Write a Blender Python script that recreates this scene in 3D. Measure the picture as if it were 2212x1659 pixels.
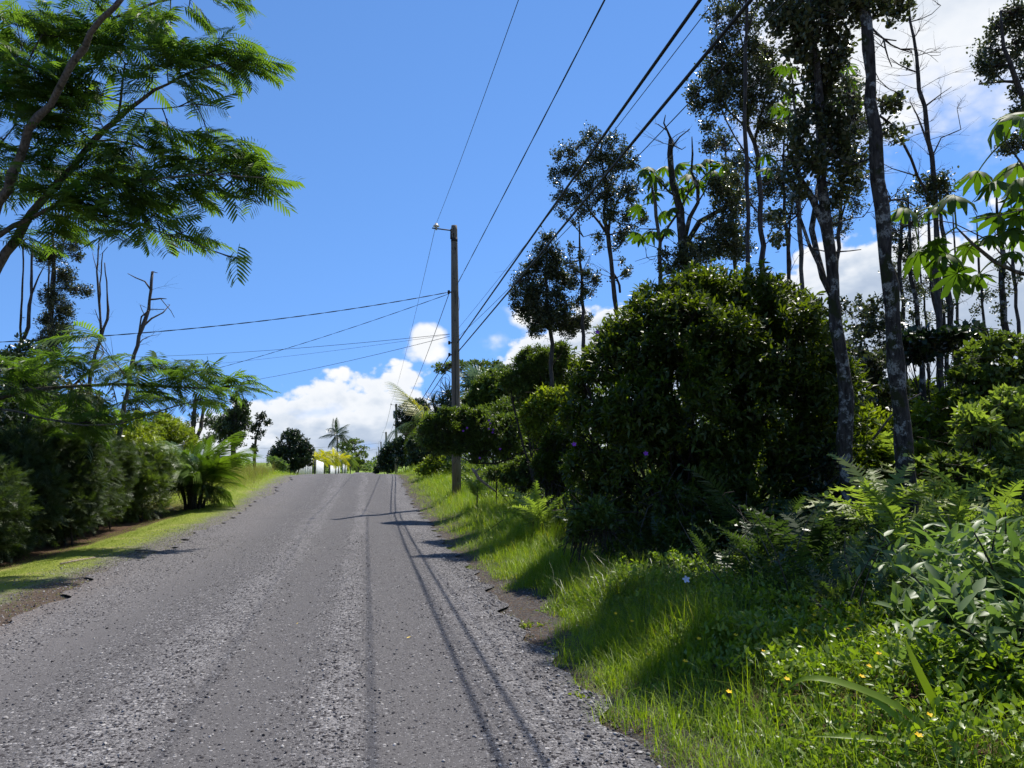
import bpy, math, random
import numpy as np
from mathutils import Vector
for o in list(bpy.data.objects): bpy.data.objects.remove(o)
SC = bpy.context.scene; COL = SC.collection
PI = math.pi; rad = math.radians
# ---------------------------------------------------------------- camera, sky, sun, exposure
F = 740.0; YAW = rad(10.9); PITCH = rad(6.2); EYE = 1.6
cam = bpy.data.cameras.new('camera'); camo = bpy.data.objects.new('camera', cam); COL.objects.link(camo)
cam.sensor_width = 36; cam.lens = F/1024*36; cam.clip_end = 6000; cam.clip_start = .05
camo.location = (0, 0, EYE); camo.rotation_euler = (PI/2+PITCH, 0, -YAW); SC.camera = camo
SUN_AZ = rad(46); SUN_EL = rad(62.5)
sun = bpy.data.lights.new('sun', 'SUN'); suno = bpy.data.objects.new('sun', sun); COL.objects.link(suno)
sun.energy = 5.0; sun.angle = rad(.53); sun.color = (1, .95, .87)
suno.rotation_euler = (PI/2-SUN_EL, 0, PI-SUN_AZ); suno.location = (20, 8, 40)
SC.view_settings.view_transform = 'Standard'; SC.view_settings.look = 'None'
SC.view_settings.exposure = 0.5; SC.view_settings.gamma = 1; SC.view_settings.use_curve_mapping = False
SC.render.engine = 'CYCLES'
SC.cycles.use_denoising = True; SC.cycles.max_bounces = 4; SC.cycles.diffuse_bounces = 3
SC.cycles.glossy_bounces = 1; SC.cycles.transmission_bounces = 4; SC.cycles.transparent_max_bounces = 6
SC.cycles.adaptive_threshold = .02; SC.cycles.sample_clamp_indirect = 6; SC.cycles.caustics_reflective = False; SC.cycles.caustics_refractive = False

class NT:
    """tiny node-tree writer"""
    def __init__(s, nt): s.nt = nt; s.n = nt.nodes; s.l = nt.links
    def put(s, sock, v):
        if isinstance(v, bpy.types.NodeSocket): s.l.new(v, sock)
        elif v is not None: sock.default_value = v
    def new(s, t, ins=None, **kw):
        n = s.n.new(t)
        for k, v in kw.items(): setattr(n, k, v)
        for k, v in (ins or {}).items(): s.put(n.inputs[k], v)
        return n
    def m(s, op, a, b=0.0, c=None):
        n = s.new('ShaderNodeMath', operation=op); s.put(n.inputs[0], a); s.put(n.inputs[1], b)
        if c is not None: s.put(n.inputs[2], c)
        return n.outputs[0]
    def step(s, v, a, b):
        n = s.new('ShaderNodeMapRange', interpolation_type='SMOOTHSTEP')
        s.put(n.inputs[0], v); n.inputs[1].default_value = a; n.inputs[2].default_value = b
        return n.outputs[0]
    def lin(s, v, a, b, c=0., d=1.):
        n = s.new('ShaderNodeMapRange'); s.put(n.inputs[0], v)
        for i, x in enumerate((a, b, c, d)): s.put(n.inputs[i+1], x)
        return n.outputs[0]
    def noise(s, vec, scale, detail=3, rough=.5, out=0, dist=0.):
        n = s.new('ShaderNodeTexNoise', {'Scale': scale, 'Detail': detail, 'Roughness': rough, 'Distortion': dist})
        if vec is not None: s.put(n.inputs['Vector'], vec)
        return n.outputs[out]
    def voro(s, vec, scale, feature='F1', out='Distance', **ins):
        n = s.new('ShaderNodeTexVoronoi', feature=feature); n.inputs['Scale'].default_value = scale
        if vec is not None: s.put(n.inputs['Vector'], vec)
        for k, v in ins.items(): s.put(n.inputs[k], v)
        return n.outputs[out]
    def ramp(s, v, stops, interp='LINEAR'):
        n = s.new('ShaderNodeValToRGB'); e = n.color_ramp.elements; n.color_ramp.interpolation = interp
        while len(e) < len(stops): e.new(.5)
        for i, (p, c) in enumerate(stops):
            e[i].position = p; e[i].color = (c, c, c, 1) if isinstance(c, (int, float)) else (*c, 1)
        s.put(n.inputs[0], v); return n.outputs[0]
    def mix(s, f, a, b, blend='MIX'):
        n = s.new('ShaderNodeMix', data_type='RGBA', blend_type=blend); s.put(n.inputs[0], f)
        for i, v in ((6, a), (7, b)):
            s.put(n.inputs[i], (*v, 1) if isinstance(v, tuple) and len(v) == 3 else v)
        return n.outputs[2]
    def vmul(s, v, k):
        n = s.new('ShaderNodeVectorMath', operation='MULTIPLY'); s.put(n.inputs[0], v); n.inputs[1].default_value = k
        return n.outputs[0]
    def vadd(s, v, k):
        n = s.new('ShaderNodeVectorMath', operation='ADD'); s.put(n.inputs[0], v); n.inputs[1].default_value = k
        return n.outputs[0]

def make_world():
    w = bpy.data.worlds.new('World'); SC.world = w; w.use_nodes = True
    t = NT(w.node_tree); t.n.clear()
    sky = t.new('ShaderNodeTexSky', sky_type='NISHITA', sun_disc=False, sun_elevation=SUN_EL, sun_rotation=SUN_AZ,
                altitude=2500, air_density=1.0, dust_density=0.0, ozone_density=5.0)
    v0 = t.new('ShaderNodeTexCoord').outputs['Generated']
    t.l.new(t.new('ShaderNodeVectorMath', {0: t.vadd(t.vmul(v0, (1, 1, .75)), (0, 0, .22))}, operation='NORMALIZE').outputs[0], sky.inputs[0])
    hs = t.new('ShaderNodeHueSaturation', {'Color': sky.outputs[0], 'Saturation': 1.1, 'Value': 1.05})
    bg1 = t.new('ShaderNodeBackground', {'Color': hs.outputs[0], 'Strength': .15})
    v = t.new('ShaderNodeTexCoord').outputs['Generated']
    sp = t.new('ShaderNodeSeparateXYZ', {0: v})
    deg = 180/PI
    az = t.m('MULTIPLY', t.m('ARCTAN2', sp.outputs[0], sp.outputs[1]), deg)
    el = t.m('MULTIPLY', t.m('ARCSINE', sp.outputs[2]), deg)
    vs = t.vmul(v, (1, 1, 1.35))
    big = t.noise(vs, 9, 1, .5); bil = t.voro(vs, 17, 'F1', Detail=2.0, Roughness=.5, Lacunarity=2.4); fine = t.noise(vs, 34, 5, .62)
    nz = t.m('ADD', t.m('MULTIPLY', t.m('SUBTRACT', big, .5), 6), t.m('MULTIPLY', t.m('SUBTRACT', .45, bil), 4.2))
    nz = t.m('ADD', nz, t.m('MULTIPLY', t.m('SUBTRACT', fine, .5), 4.0))
    # height of the cumulus bank (degrees) against bearing
    prof = [(-180, 5), (-60, 6), (-40, 4.5), (-20, 4.2), (-13, 4.6), (-8, 6.0), (-3, 7.6), (2, 8.0), (6, 6.6), (9, 6.4), (10.5, 11.0), (14, 12.6),
            (18, 14.2), (22, 12.2), (28, 13.5), (36, 18), (45, 17), (60, 13), (100, 9), (180, 5)]
    hh = t.m('MULTIPLY', t.ramp(t.lin(az, -180, 180), [((a+180)/360, b/20) for a, b in prof]), 20)
    b0 = t.m('ADD', t.m('SUBTRACT', hh, el), t.m('MULTIPLY', nz, .62))
    hi = t.m('MINIMUM', t.m('SUBTRACT', az, 27.5), t.m('MULTIPLY', t.m('SUBTRACT', el, 19.5), 1.2))
    hi = t.m('MINIMUM', hi, t.m('SUBTRACT', 120.0, az)); hi = t.m('MINIMUM', hi, t.m('SUBTRACT', 60.0, el))
    h0 = t.m('ADD', t.m('MULTIPLY', hi, .8), t.m('MULTIPLY', nz, .8))
    m1 = t.step(b0, .0, .9); m2 = t.step(h0, -2.0, 5.0)
    soft = t.noise(t.vmul(v, (1, 1, 2.2)), 11, 4, .55)
    def puff(a, e, ra, re, k):
        da = t.m('DIVIDE', t.m('SUBTRACT', az, a), ra); de = t.m('DIVIDE', t.m('SUBTRACT', el, e), re)
        r = t.m('SQRT', t.m('ADD', t.m('MULTIPLY', da, da), t.m('MULTIPLY', de, de)))
        return t.m('ADD', t.m('SUBTRACT', 1.0, r), t.m('MULTIPLY', nz, k))
    m3 = t.step(puff(4.2, 9.4, 2.1, 1.9, .12), 0.0, .4)
    m4 = t.m('MULTIPLY', t.step(puff(9.6, 9.8, 3.2, 2.4, .22), .15, 1.3), .8)
    m5 = t.step(puff(12.6, 11.0, 3.0, 1.9, .16), .0, .6)
    mk = t.m('MAXIMUM', t.m('MAXIMUM', m1, m2), t.m('MAXIMUM', m3, t.m('MAXIMUM', m4, m5)))
    core = t.m('MAXIMUM', t.step(b0, .4, 4.2), t.m('MULTIPLY', t.step(h0, 2, 14), .75))
    shade = t.m('ADD', t.m('MULTIPLY', t.m('MULTIPLY', core, t.step(soft, .22, .60)), .78), t.m('MULTIPLY', t.step(bil, .35, .8), .22))
    gap = t.m('MULTIPLY', t.step(soft, .56, .72), t.m('MULTIPLY', t.step(el, 7, 2), .45)); mk = t.m('MULTIPLY', mk, t.m('SUBTRACT', 1.0, gap))
    cc = t.ramp(shade, [(0, (1, 1, 1)), (.35, (.84, .88, .94)), (.7, (.60, .68, .80)), (1, (.46, .55, .70))])
    bg2 = t.new('ShaderNodeBackground', {'Color': cc, 'Strength': .74})
    ms = t.new('ShaderNodeMixShader', {0: mk, 1: bg1.outputs[0], 2: bg2.outputs[0]})
    t.new('ShaderNodeOutputWorld', {0: ms.outputs[0]})
    w.cycles.sampling_method = 'MANUAL'; w.cycles.sample_map_resolution = 512
make_world()

# ---------------------------------------------------------------- picture-to-place helpers
K = 1024/2212
FW = np.array([math.sin(YAW)*math.cos(PITCH), math.cos(YAW)*math.cos(PITCH), math.sin(PITCH)])
RT = np.array([math.cos(YAW), -math.sin(YAW), 0]); UP = np.cross(RT, FW)
CAM = np.array([0, 0, EYE])
def W(sx, sy, d):
    """point at depth d in front of the camera, in the direction of a picture position"""
    return CAM + d*(FW + (sx*K-512)/F*RT + (384-sy*K)/F*UP)
def px2m(s, d): return s*K*d/F
_zy = np.array([-60, 17, 24, 30, 36, 40.5, 45, 60, 90, 120, 205, 300, 600, 1500, 4000.])
_zz = np.array([0, 0, .12, .42, .85, 1.05, 1.0, .4, -.35, -.6, -.6, -3, -4, -4, 10.])
def zr(y):
    y = np.asarray(y, float)
    return sum(np.interp(y+k, _zy, _zz) for k in (-3, -1.5, 0, 1.5, 3))/5
def smooth(a, b, x):
    t = np.clip((np.asarray(x, float)-a)/(b-a), 0, 1); return t*t*(3-2*t)
def wob(x, y, f=1.0, seed=0.):
    return (np.sin(x*f*1.7+seed)*np.cos(y*f*1.3+seed*2)+.6*np.sin(x*f*3.9+y*f*2.7+seed*3)+.35*np.sin(x*f*8.3-y*f*6.1+seed))/1.95
def gz(x, y):
    x = np.asarray(x, float); y = np.asarray(y, float)
    z = zr(y)
    e = smooth(1.5, 3.2, x)
    z = z + .34*e + .035*np.clip(x-3, 0, 14) + .05*e*wob(x, y, .9)
    z = z - .12*smooth(-5.0, -6.2, x) + .22*smooth(-4, -6, x)*smooth(24, 32, y)
    far = smooth(60, 200, np.hypot(x, y)); z = z + far*(.8*wob(x*.02, y*.02, 1, 2.))
    return z
def ground_pt(x, y): return np.array([x, y, float(gz(x, y))])
def on_ground(sx, sy):
    dr = W(sx, sy, 1.)-CAM; t = 1.
    for _ in range(4000):
        p = CAM+dr*t
        if p[2] < gz(p[0], p[1]): return p
        t += .03
    return p
# ---------------------------------------------------------------- mesh writer
def norm(a): return a/np.maximum(np.linalg.norm(a, axis=-1, keepdims=True), 1e-9)
def frames(d, n):
    x = norm(d); z = n-(n*x).sum(-1, keepdims=True)*x
    z = np.where(np.linalg.norm(z, axis=-1, keepdims=True) < 1e-4, np.cross(x, [.3, .9, .2]), z); z = norm(z); y = np.cross(z, x)
    return np.stack([x, y, z], -1)
class MB:
    def __init__(s): s.v = []; s.f3 = []; s.f4 = []; s.r = []; s.n = 0
    def add(s, V, F3=None, F4=None, r=.5):
        V = np.asarray(V, float).reshape(-1, 3)
        if F3 is not None and len(F3): s.f3.append(np.asarray(F3, int).reshape(-1, 3)+s.n)
        if F4 is not None and len(F4): s.f4.append(np.asarray(F4, int).reshape(-1, 4)+s.n)
        s.v.append(V); s.r.append(np.broadcast_to(np.asarray(r, float), (len(V),)).copy()); s.n += len(V); return s
    def scatter(s, T, R, P, S, r):
        """T=(verts,tris,quads) template; R (N,3,3) frames, P (N,3), S (N,) or (N,3)"""
        V, f3, f4 = T; N = len(P)
        if N == 0: return s
        S = np.asarray(S, float); S = S[:, None] if S.ndim == 1 else S
        L = V[None]*S[:, None, :] if S.shape[1] == 3 else V[None]*S[:, :, None]
        X = np.einsum('nij,nkj->nki', R, L)+P[:, None, :]
        off = (np.arange(N)*len(V))[:, None, None]
        a = (np.asarray(f3)[None]+off).reshape(-1, 3) if len(f3) else None
        b = (np.asarray(f4)[None]+off).reshape(-1, 4) if len(f4) else None
        return s.add(X, a, b, np.repeat(np.broadcast_to(np.asarray(r, float), (N,)), len(V)))
    def tube(s, pts, rr, sides=6, r=.5, cap=True):
        P = np.asarray(pts, float); n = len(P); rr = np.broadcast_to(np.asarray(rr, float), (n,))
        t = np.gradient(P, axis=0); t = norm(t)
        ref = np.array([0, 0, 1.]) if abs(t[:, 2]).mean() < .8 else np.array([1., 0, 0])
        u = norm(np.cross(t, ref)); w = np.cross(t, u)
        a = np.arange(sides)*2*PI/sides
        X = P[:, None]+rr[:, None, None]*(np.cos(a)[None, :, None]*u[:, None]+np.sin(a)[None, :, None]*w[:, None])
        i = np.arange(n-1)[:, None]*sides; j = np.arange(sides)[None]; k = (j+1) % sides
        q = np.stack([i+j, i+k, i+sides+k, i+sides+j], -1).reshape(-1, 4)
        V = X.reshape(-1, 3); f3 = []
        if cap:
            V = np.vstack([V, P[:1], P[-1:]]); c0 = n*sides
            f3 = [(c0, (b+1) % sides, b) for b in range(sides)]+[(c0+1, (n-1)*sides+b, (n-1)*sides+(b+1) % sides) for b in range(sides)]
        return s.add(V, f3, q, r)
    def box(s, c, d, R=None, r=.5):
        c = np.asarray(c, float); d = np.asarray(d, float)/2
        V = np.array([[x, y, z] for x in (-1, 1) for y in (-1, 1) for z in (-1, 1)])*d
        if R is not None: V = V@np.asarray(R).T
        return s.add(V+c, None, [(0, 1, 3, 2), (4, 6, 7, 5), (0, 4, 5, 1), (2, 3, 7, 6), (0, 2, 6, 4), (1, 5, 7, 3)], r)
    def mesh(s, name, mat, origin=(0, 0, 0), smooth=True):
        me = bpy.data.meshes.new(name)
        V = np.vstack(s.v)-np.asarray(origin, float) if s.v else np.zeros((0, 3))
        f3 = np.vstack(s.f3) if s.f3 else np.zeros((0, 3), int); f4 = np.vstack(s.f4) if s.f4 else np.zeros((0, 4), int)
        me.vertices.add(len(V)); me.vertices.foreach_set('co', V.astype(np.float32).ravel())
        nl = f3.size+f4.size; npoly = len(f3)+len(f4)
        me.loops.add(nl); me.loops.foreach_set('vertex_index', np.concatenate([f3.ravel(), f4.ravel()]).astype(np.int32))
        me.polygons.add(npoly)
        st = np.concatenate([np.arange(len(f3))*3, f3.size+np.arange(len(f4))*4]).astype(np.int32)
        me.polygons.foreach_set('loop_start', st)
        if smooth: me.polygons.foreach_set('use_smooth', np.ones(npoly, bool))
        me.update(calc_edges=True)
        at = me.attributes.new('rnd', 'FLOAT', 'POINT'); at.data.foreach_set('value', np.concatenate(s.r).astype(np.float32))
        for mm in (mat if isinstance(mat, (list, tuple)) else [mat]): me.materials.append(mm)
        return me
    def build(s, name, mat, parent=None, origin=(0, 0, 0), smooth=True):
        o = bpy.data.objects.new(name, s.mesh(name, mat, origin, smooth)); COL.objects.link(o)
        if parent is not None: o.parent = parent
        else: o.location = origin
        return o
def put(name, me, parent=None, loc=(0, 0, 0), R=None, sc=1.):
    o = bpy.data.objects.new(name, me); COL.objects.link(o)
    if parent is not None: o.parent = parent
    if R is not None:
        from mathutils import Matrix
        o.matrix_local = Matrix.Translation(Vector(loc)) @ Matrix([list(a) for a in R]).to_4x4() @ Matrix.Diagonal((sc, sc, sc, 1))
    else: o.location = loc; o.scale = (sc, sc, sc)
    return o
def tag(o, label, cat=None, group=None, kind=None):
    o['label'] = label
    if cat: o['category'] = cat
    if group: o['group'] = group
    if kind: o['kind'] = kind
    return o
def thing(name, label, cat, loc=(0, 0, 0), group=None):
    o = bpy.data.objects.new(name, None); COL.objects.link(o); o.location = loc; o.empty_display_size = .2
    return tag(o, label, cat, group)
# ---------------------------------------------------------------- materials
def newmat(name):
    m = bpy.data.materials.new(name); m.use_nodes = True; t = NT(m.node_tree); t.n.clear()
    return m, t
def finish(t, col, rough=.8, spec=.3, bump=None, bs=.3, bd=.02, extra=None):
    ins = {'Base Color': col if not isinstance(col, tuple) else (*col, 1), 'Roughness': rough, 'Specular IOR Level': spec}
    p = t.new('ShaderNodeBsdfPrincipled', ins)
    if bump is not None:
        b = t.new('ShaderNodeBump', {'Height': bump, 'Strength': bs, 'Distance': bd}); t.l.new(b.outputs[0], p.inputs['Normal'])
    out = t.new('ShaderNodeOutputMaterial')
    t.l.new(extra(p) if extra else p.outputs[0], out.inputs[0]); return p
def leafmat(name, c1, c2, tr, tf=.38, rough=.42, spec=.5, c3=None):
    m, t = newmat(name)
    a = t.new('ShaderNodeAttribute', attribute_name='rnd').outputs['Fac']
    oi = t.new('ShaderNodeObjectInfo').outputs['Random']
    f = t.m('ADD', t.m('MULTIPLY', a, .8), t.m('MULTIPLY', oi, .2))
    stops = [(0, c1), (.85, c2), (1, c3)] if c3 else [(0, c1), (1, c2)]
    col = t.ramp(f, stops)
    tl = t.mix(1.0, col, (*tr, 1), 'MULTIPLY')
    tb = t.new('ShaderNodeBsdfTranslucent', {'Color': tl})
    def ex(p):
        return t.new('ShaderNodeMixShader', {0: tf, 1: p.outputs[0], 2: tb.outputs[0]}).outputs[0]
    finish(t, col, rough, spec, extra=ex); return m
def barkmat(name, c1, c2, c3=None, sc=9., lich=None):
    m, t = newmat(name)
    g = t.new('ShaderNodeNewGeometry').outputs['Position']
    st = t.vmul(g, (1, 1, .22))
    n = t.noise(st, sc*3, 6, .65); n2 = t.noise(g, sc*.6, 4, .6)
    col = t.mix(t.step(n, .3, .7), c1, c2)
    if c3: col = t.mix(t.step(n2, .52, .62), col, c3)
    if lich:
        l = t.m('MULTIPLY', t.step(t.noise(g, 7, 6, .65), .52, .6), t.step(t.noise(g, 45, 3, .6), .35, .55)); col = t.mix(l, col, lich)
    finish(t, col, .9, .15, n, .9, .03); return m
M = {}
M['albizia'] = leafmat('albizia_leaf', (.04, .075, .02), (.12, .20, .035), (2.0, 2.1, .7), .5, .5, .35)
M['ohia'] = leafmat('ohia_leaf', (.04, .05, .026), (.095, .112, .045), (1.3, 1.5, .7), .22, .34, .6, (.16, .10, .05))
M['ohia_far'] = leafmat('far_leaf', (.035, .055, .025), (.085, .12, .045), (1.4, 1.6, .7), .3, .45, .4)
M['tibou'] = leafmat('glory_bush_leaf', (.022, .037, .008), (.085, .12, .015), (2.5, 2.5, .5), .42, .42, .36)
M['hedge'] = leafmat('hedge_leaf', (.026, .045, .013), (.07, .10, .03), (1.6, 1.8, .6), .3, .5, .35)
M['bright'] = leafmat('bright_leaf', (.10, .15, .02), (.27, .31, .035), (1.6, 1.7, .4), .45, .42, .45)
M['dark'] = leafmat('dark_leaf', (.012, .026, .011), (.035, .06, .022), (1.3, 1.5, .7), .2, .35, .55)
M['mid'] = leafmat('mid_leaf', (.05, .085, .02), (.13, .175, .035), (1.7, 1.8, .6), .38, .42, .45)
M['cecropia'] = leafmat('cecropia_leaf', (.045, .085, .018), (.085, .135, .024), (1.6, 1.9, .4), .42, .55, .14)
M['palm'] = leafmat('palm_leaf', (.045, .09, .015), (.13, .19, .028), (1.7, 1.9, .5), .38, .3, .6)
M['ypalm'] = leafmat('yellow_palm_leaf', (.26, .29, .02), (.55, .50, .035), (1.2, 1.2, .4), .4, .4, .5)
M['fan'] = leafmat('silver_palm_leaf', (.10, .15, .11), (.18, .24, .18), (1.2, 1.4, .9), .2, .45, .5)
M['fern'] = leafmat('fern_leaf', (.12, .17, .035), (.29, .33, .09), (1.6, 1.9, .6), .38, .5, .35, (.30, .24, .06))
M['fern_shade'] = leafmat('shaded_fern_leaf', (.03, .05, .016), (.08, .115, .03), (1.4, 1.7, .7), .33, .42, .45)  # darkened copy of the fern leaf, shade put into its colour
M['plant'] = leafmat('broad_leaf', (.09, .14, .05), (.19, .25, .10), (1.5, 1.8, .6), .32, .45, .35)
M['grass'] = leafmat('grass_blade', (.095, .175, .012), (.24, .325, .026), (1.7, 1.7, .35), .45, .45, .4, (.40, .34, .12))
M['lawn'] = leafmat('lawn_blade', (.13, .19, .022), (.28, .33, .05), (1.3, 1.4, .5), .35, .55, .3, (.42, .36, .17))
M['seed'] = leafmat('seed_grass', (.14, .18, .03), (.27, .27, .07), (1.3, 1.3, .5), .3, .6, .2, (.30, .20, .11))
M['cover'] = leafmat('ground_cover_leaf', (.09, .155, .018), (.225, .30, .035), (1.6, 1.7, .45), .42, .38, .5)
M['bark'] = barkmat('grey_bark', (.035, .03, .026), (.11, .10, .09))
M['bark_lichen'] = barkmat('lichen_bark', (.02, .018, .015), (.075, .068, .06), (.03, .035, .014), 9, (.26, .27, .25))
M['bark_dead'] = barkmat('dead_wood', (.06, .05, .042), (.16, .14, .12))
M['bark_pale'] = barkmat('pale_bark', (.075, .066, .055), (.19, .17, .14), (.05, .05, .035))
M['twig'] = barkmat('twig_bark', (.03, .025, .02), (.075, .062, .05))
M['wood_dry'] = barkmat('dry_branch', (.22, .17, .13), (.40, .32, .26))
def plain(name, col, rough=.6, spec=.4, metal=0.):
    m, t = newmat(name); g = t.new('ShaderNodeNewGeometry').outputs['Position']
    n = t.noise(g, 6, 5, .6); c = t.mix(t.step(n, .2, .8), tuple(x*.72 for x in col), tuple(min(1, x*1.15) for x in col))
    p = finish(t, c, rough, spec, t.noise(g, 60, 3), .15, .004); p.inputs['Metallic'].default_value = metal; return m
M['wire'] = plain('black_cable', (.012, .012, .013), .55, .3)
M['steel'] = plain('galvanised_steel', (.45, .46, .47), .45, .5, .7)
M['rust'] = plain('dark_steel', (.05, .04, .035), .7, .3, .3)
M['porc'] = plain('porcelain', (.55, .52, .48), .3, .5)
M['white'] = plain('weathered_white_paint', (.62, .64, .66), .7, .3)
M['greywood'] = plain('grey_boards', (.36, .37, .37), .8, .2)
M['yellow'] = plain('yellow_petal', (.75, .48, .01), .6, .2)
M['purple'] = plain('purple_petal', (.30, .06, .42), .6, .2)
M['pale_flower'] = plain('white_petal', (.72, .70, .80), .6, .2)
M['litter'] = plain('yellow_leaf', (.60, .42, .05), .6, .3)
M['brownleaf'] = plain('brown_leaf', (.30, .15, .07), .7, .2)
def polemat():
    m, t = newmat('weathered_pole_wood'); g = t.new('ShaderNodeNewGeometry').outputs['Position']
    st = t.vmul(g, (14, 14, .35)); n = t.noise(st, 2.2, 6, .6, dist=.4); c = t.step(t.noise(t.vmul(g, (9, 9, .18)), 3.1, 3, .5), .62, .66)
    col = t.mix(n, (.10, .082, .064), (.27, .23, .185)); col = t.mix(c, col, (.04, .032, .026))
    finish(t, col, .88, .15, t.m('SUBTRACT', n, c), .8, .02); return m
M['pole'] = polemat()
# ================================================================ ground, road
RNG = np.random.default_rng(7)
def road_edge_l(y): return -3.72+.16*wob(y*.23, y*.11, 1, 1.)+.10*np.sin(y*.9)+.07*np.sin(y*4.7)+.05*np.sin(y*8.3+2)
def road_edge_r(y): return 1.55-.04*smooth(6.5, 3.5, y)+.06*np.sin(y*5.3)+.05*np.sin(y*9.1+1)+.12*wob(y*.31, y*.17, 1, 4.)
def grid_mesh(name, xs, ys, zf, mat, kind='structure', label=None):
    X, Y = np.meshgrid(xs, ys); V = np.stack([X, Y, zf(X, Y)], -1).reshape(-1, 3)
    nx = len(xs); i = np.arange(len(ys)-1)[:, None]*nx; j = np.arange(nx-1)[None]
    q = np.stack([i+j, i+j+1, i+nx+j+1, i+nx+j], -1).reshape(-1, 4)
    o = MB().add(V, None, q).build(name, mat); o['kind'] = kind
    if label: o['label'] = label
    return o
def mat_ground():
    m, t = newmat('verge_soil_and_turf'); g = t.new('ShaderNodeNewGeometry').outputs['Position']
    sp = t.new('ShaderNodeSeparateXYZ', {0: g}); x = sp.outputs[0]; y = sp.outputs[1]
    n = t.noise(g, 1.1, 5, .6); f = t.noise(g, 38, 4, .65); ff = t.noise(g, 140, 3, .6)
    turf = t.mix(t.step(f, .25, .75), (.12, .16, .028), (.27, .30, .055))
    turf = t.mix(t.step(n, .5, .75), turf, (.34, .30, .11))
    soil = t.mix(t.step(f, .3, .7), (.045, .028, .018), (.12, .075, .045))
    st = t.voro(g, 55, out='Color'); sv = t.new('ShaderNodeSeparateColor', {0: st}).outputs[0]
    grav = t.mix(t.m('POWER', sv, 1.6), (.07, .062, .058), (.28, .26, .24))
    xe = t.m('ADD', x, t.m('MULTIPLY', t.m('SUBTRACT', n, .5), 1.1))
    # gravel strays on to the turf beside the road, broken up by a noise
    ge = t.m('MULTIPLY', t.step(t.m('ADD', xe, t.m('MULTIPLY', t.m('SUBTRACT', f, .5), 1.2)), -4.75, -4.05), 1.0)
    col = t.mix(ge, turf, grav)
    brown = t.m('MULTIPLY', t.step(y, 13.5, 10.5), t.step(xe, -4.5, -4.0)); col = t.mix(t.m('MULTIPLY', brown, .75), col, soil)
    hed = t.step(xe, -5.5, -5.8); col = t.mix(t.m('MULTIPLY', hed, t.step(y, 30, 25)), col, soil)
    rs = t.step(xe, 1.2, 1.6); rg = t.step(y, 6, 14)
    right = t.mix(t.m('MULTIPLY', rg, .7), soil, (.09, .14, .022)); right = t.mix(t.step(xe, 2.5, 2.0), right, t.mix(t.step(f, .5, .62), t.mix(.55, grav, (.03, .027, .028)), soil))
    col = t.mix(rs, col, right)
    far = t.step(y, 55, 110); col = t.mix(far, col, t.mix(f, (.12, .19, .03), (.20, .26, .05)))
    finish(t, col, .95, .1, t.m('ADD', f, ff), .7, .03); return m
def mat_road():
    m, t = newmat('cinder_gravel'); g = t.new('ShaderNodeNewGeometry').outputs['Position']
    sp = t.new('ShaderNodeSeparateXYZ', {0: g}); x = sp.outputs[0]; y = sp.outputs[1]
    wv = t.noise(t.vmul(g, (.6, .12, 0)), 1.0, 3, .5)
    xx = t.m('ADD', x, t.m('MULTIPLY', t.m('SUBTRACT', wv, .5), .55))
    def band(c, w): return t.step(t.m('ABSOLUTE', t.m('SUBTRACT', xx, c)), w, w*.25)
    track = t.m('MAXIMUM', t.m('MAXIMUM', band(-.75, .38), band(.35, .50)), band(-2.35, .40))
    berm = t.m('MAXIMUM', t.m('MAXIMUM', band(-1.35, .34), band(1.15, .34)), band(-.22, .2))
    lump = t.noise(g, 1.3, 5, .6)
    loose = t.m('ADD', t.m('SUBTRACT', .52, t.m('MULTIPLY', track, .34)), t.m('ADD', t.m('MULTIPLY', berm, .3), t.m('MULTIPLY', t.m('SUBTRACT', lump, .5), .7)))
    def stones(scale):
        n = t.new('ShaderNodeTexVoronoi', {'Vector': g, 'Scale': scale})
        c = t.new('ShaderNodeSeparateColor', {0: n.outputs['Color']})
        return n.outputs['Distance'], c.outputs[0], c.outputs[1]
    d1, r1, s1 = stones(42); d2, r2, s2 = stones(95); d3, r3, s3 = stones(24)
    base = t.mix(t.noise(g, 210, 2, .6), (.055, .052, .053), (.118, .112, .112))
    c2 = t.mix(t.m('POWER', r2, 1.5), (.03, .027, .029), (.265, .253, .253))
    c1 = t.mix(t.m('POWER', r1, 2.0), (.026, .023, .025), (.35, .338, .335))
    c3 = t.mix(t.m('POWER', r3, 2.6), (.03, .026, .028), (.38, .365, .36))
    dust = t.mix(t.m('MULTIPLY', t.m('MULTIPLY', berm, .9), t.step(lump, .25, .65)), base, (.205, .196, .196))
    m2 = t.m('MULTIPLY', t.step(d2, .62, .45), t.step(t.m('ADD', s2, loose), .72, .95))
    m1 = t.m('MULTIPLY', t.step(d1, .58, .42), t.step(t.m('ADD', s1, loose), 1.0, 1.2))
    m3 = t.m('MULTIPLY', t.step(d3, .46, .34), t.step(t.m('ADD', s3, loose), 1.36, 1.48))
    col = t.mix(m3, t.mix(m1, t.mix(m2, dust, c2), c1), c3)
    dirt = t.m('MULTIPLY', t.step(xx, -3.0, -3.7), t.step(y, 14, 9)); col = t.mix(t.m('MULTIPLY', dirt, .55), col, (.16, .115, .085))
    lite = t.m('MULTIPLY', t.step(xx, -1.9, -3.2), .5); col = t.mix(lite, col, t.mix(m1, (.16, .148, .145), c1))
    h = t.m('ADD', t.m('MULTIPLY', m1, t.m('SUBTRACT', .6, d1)), t.m('ADD', t.m('MULTIPLY', t.m('MULTIPLY', m2, .5), t.m('SUBTRACT', .6, d2)), t.m('MULTIPLY', t.m('MULTIPLY', m3, 1.8), t.m('SUBTRACT', .5, d3))))
    finish(t, col, .92, .18, h, .9, .022); return m
ys = np.concatenate([np.arange(-40, 0, 2.), np.arange(0, 60, .5), np.arange(60, 220, 4.), np.arange(220, 700, 30.), np.arange(700, 5001, 300.)])
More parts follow.
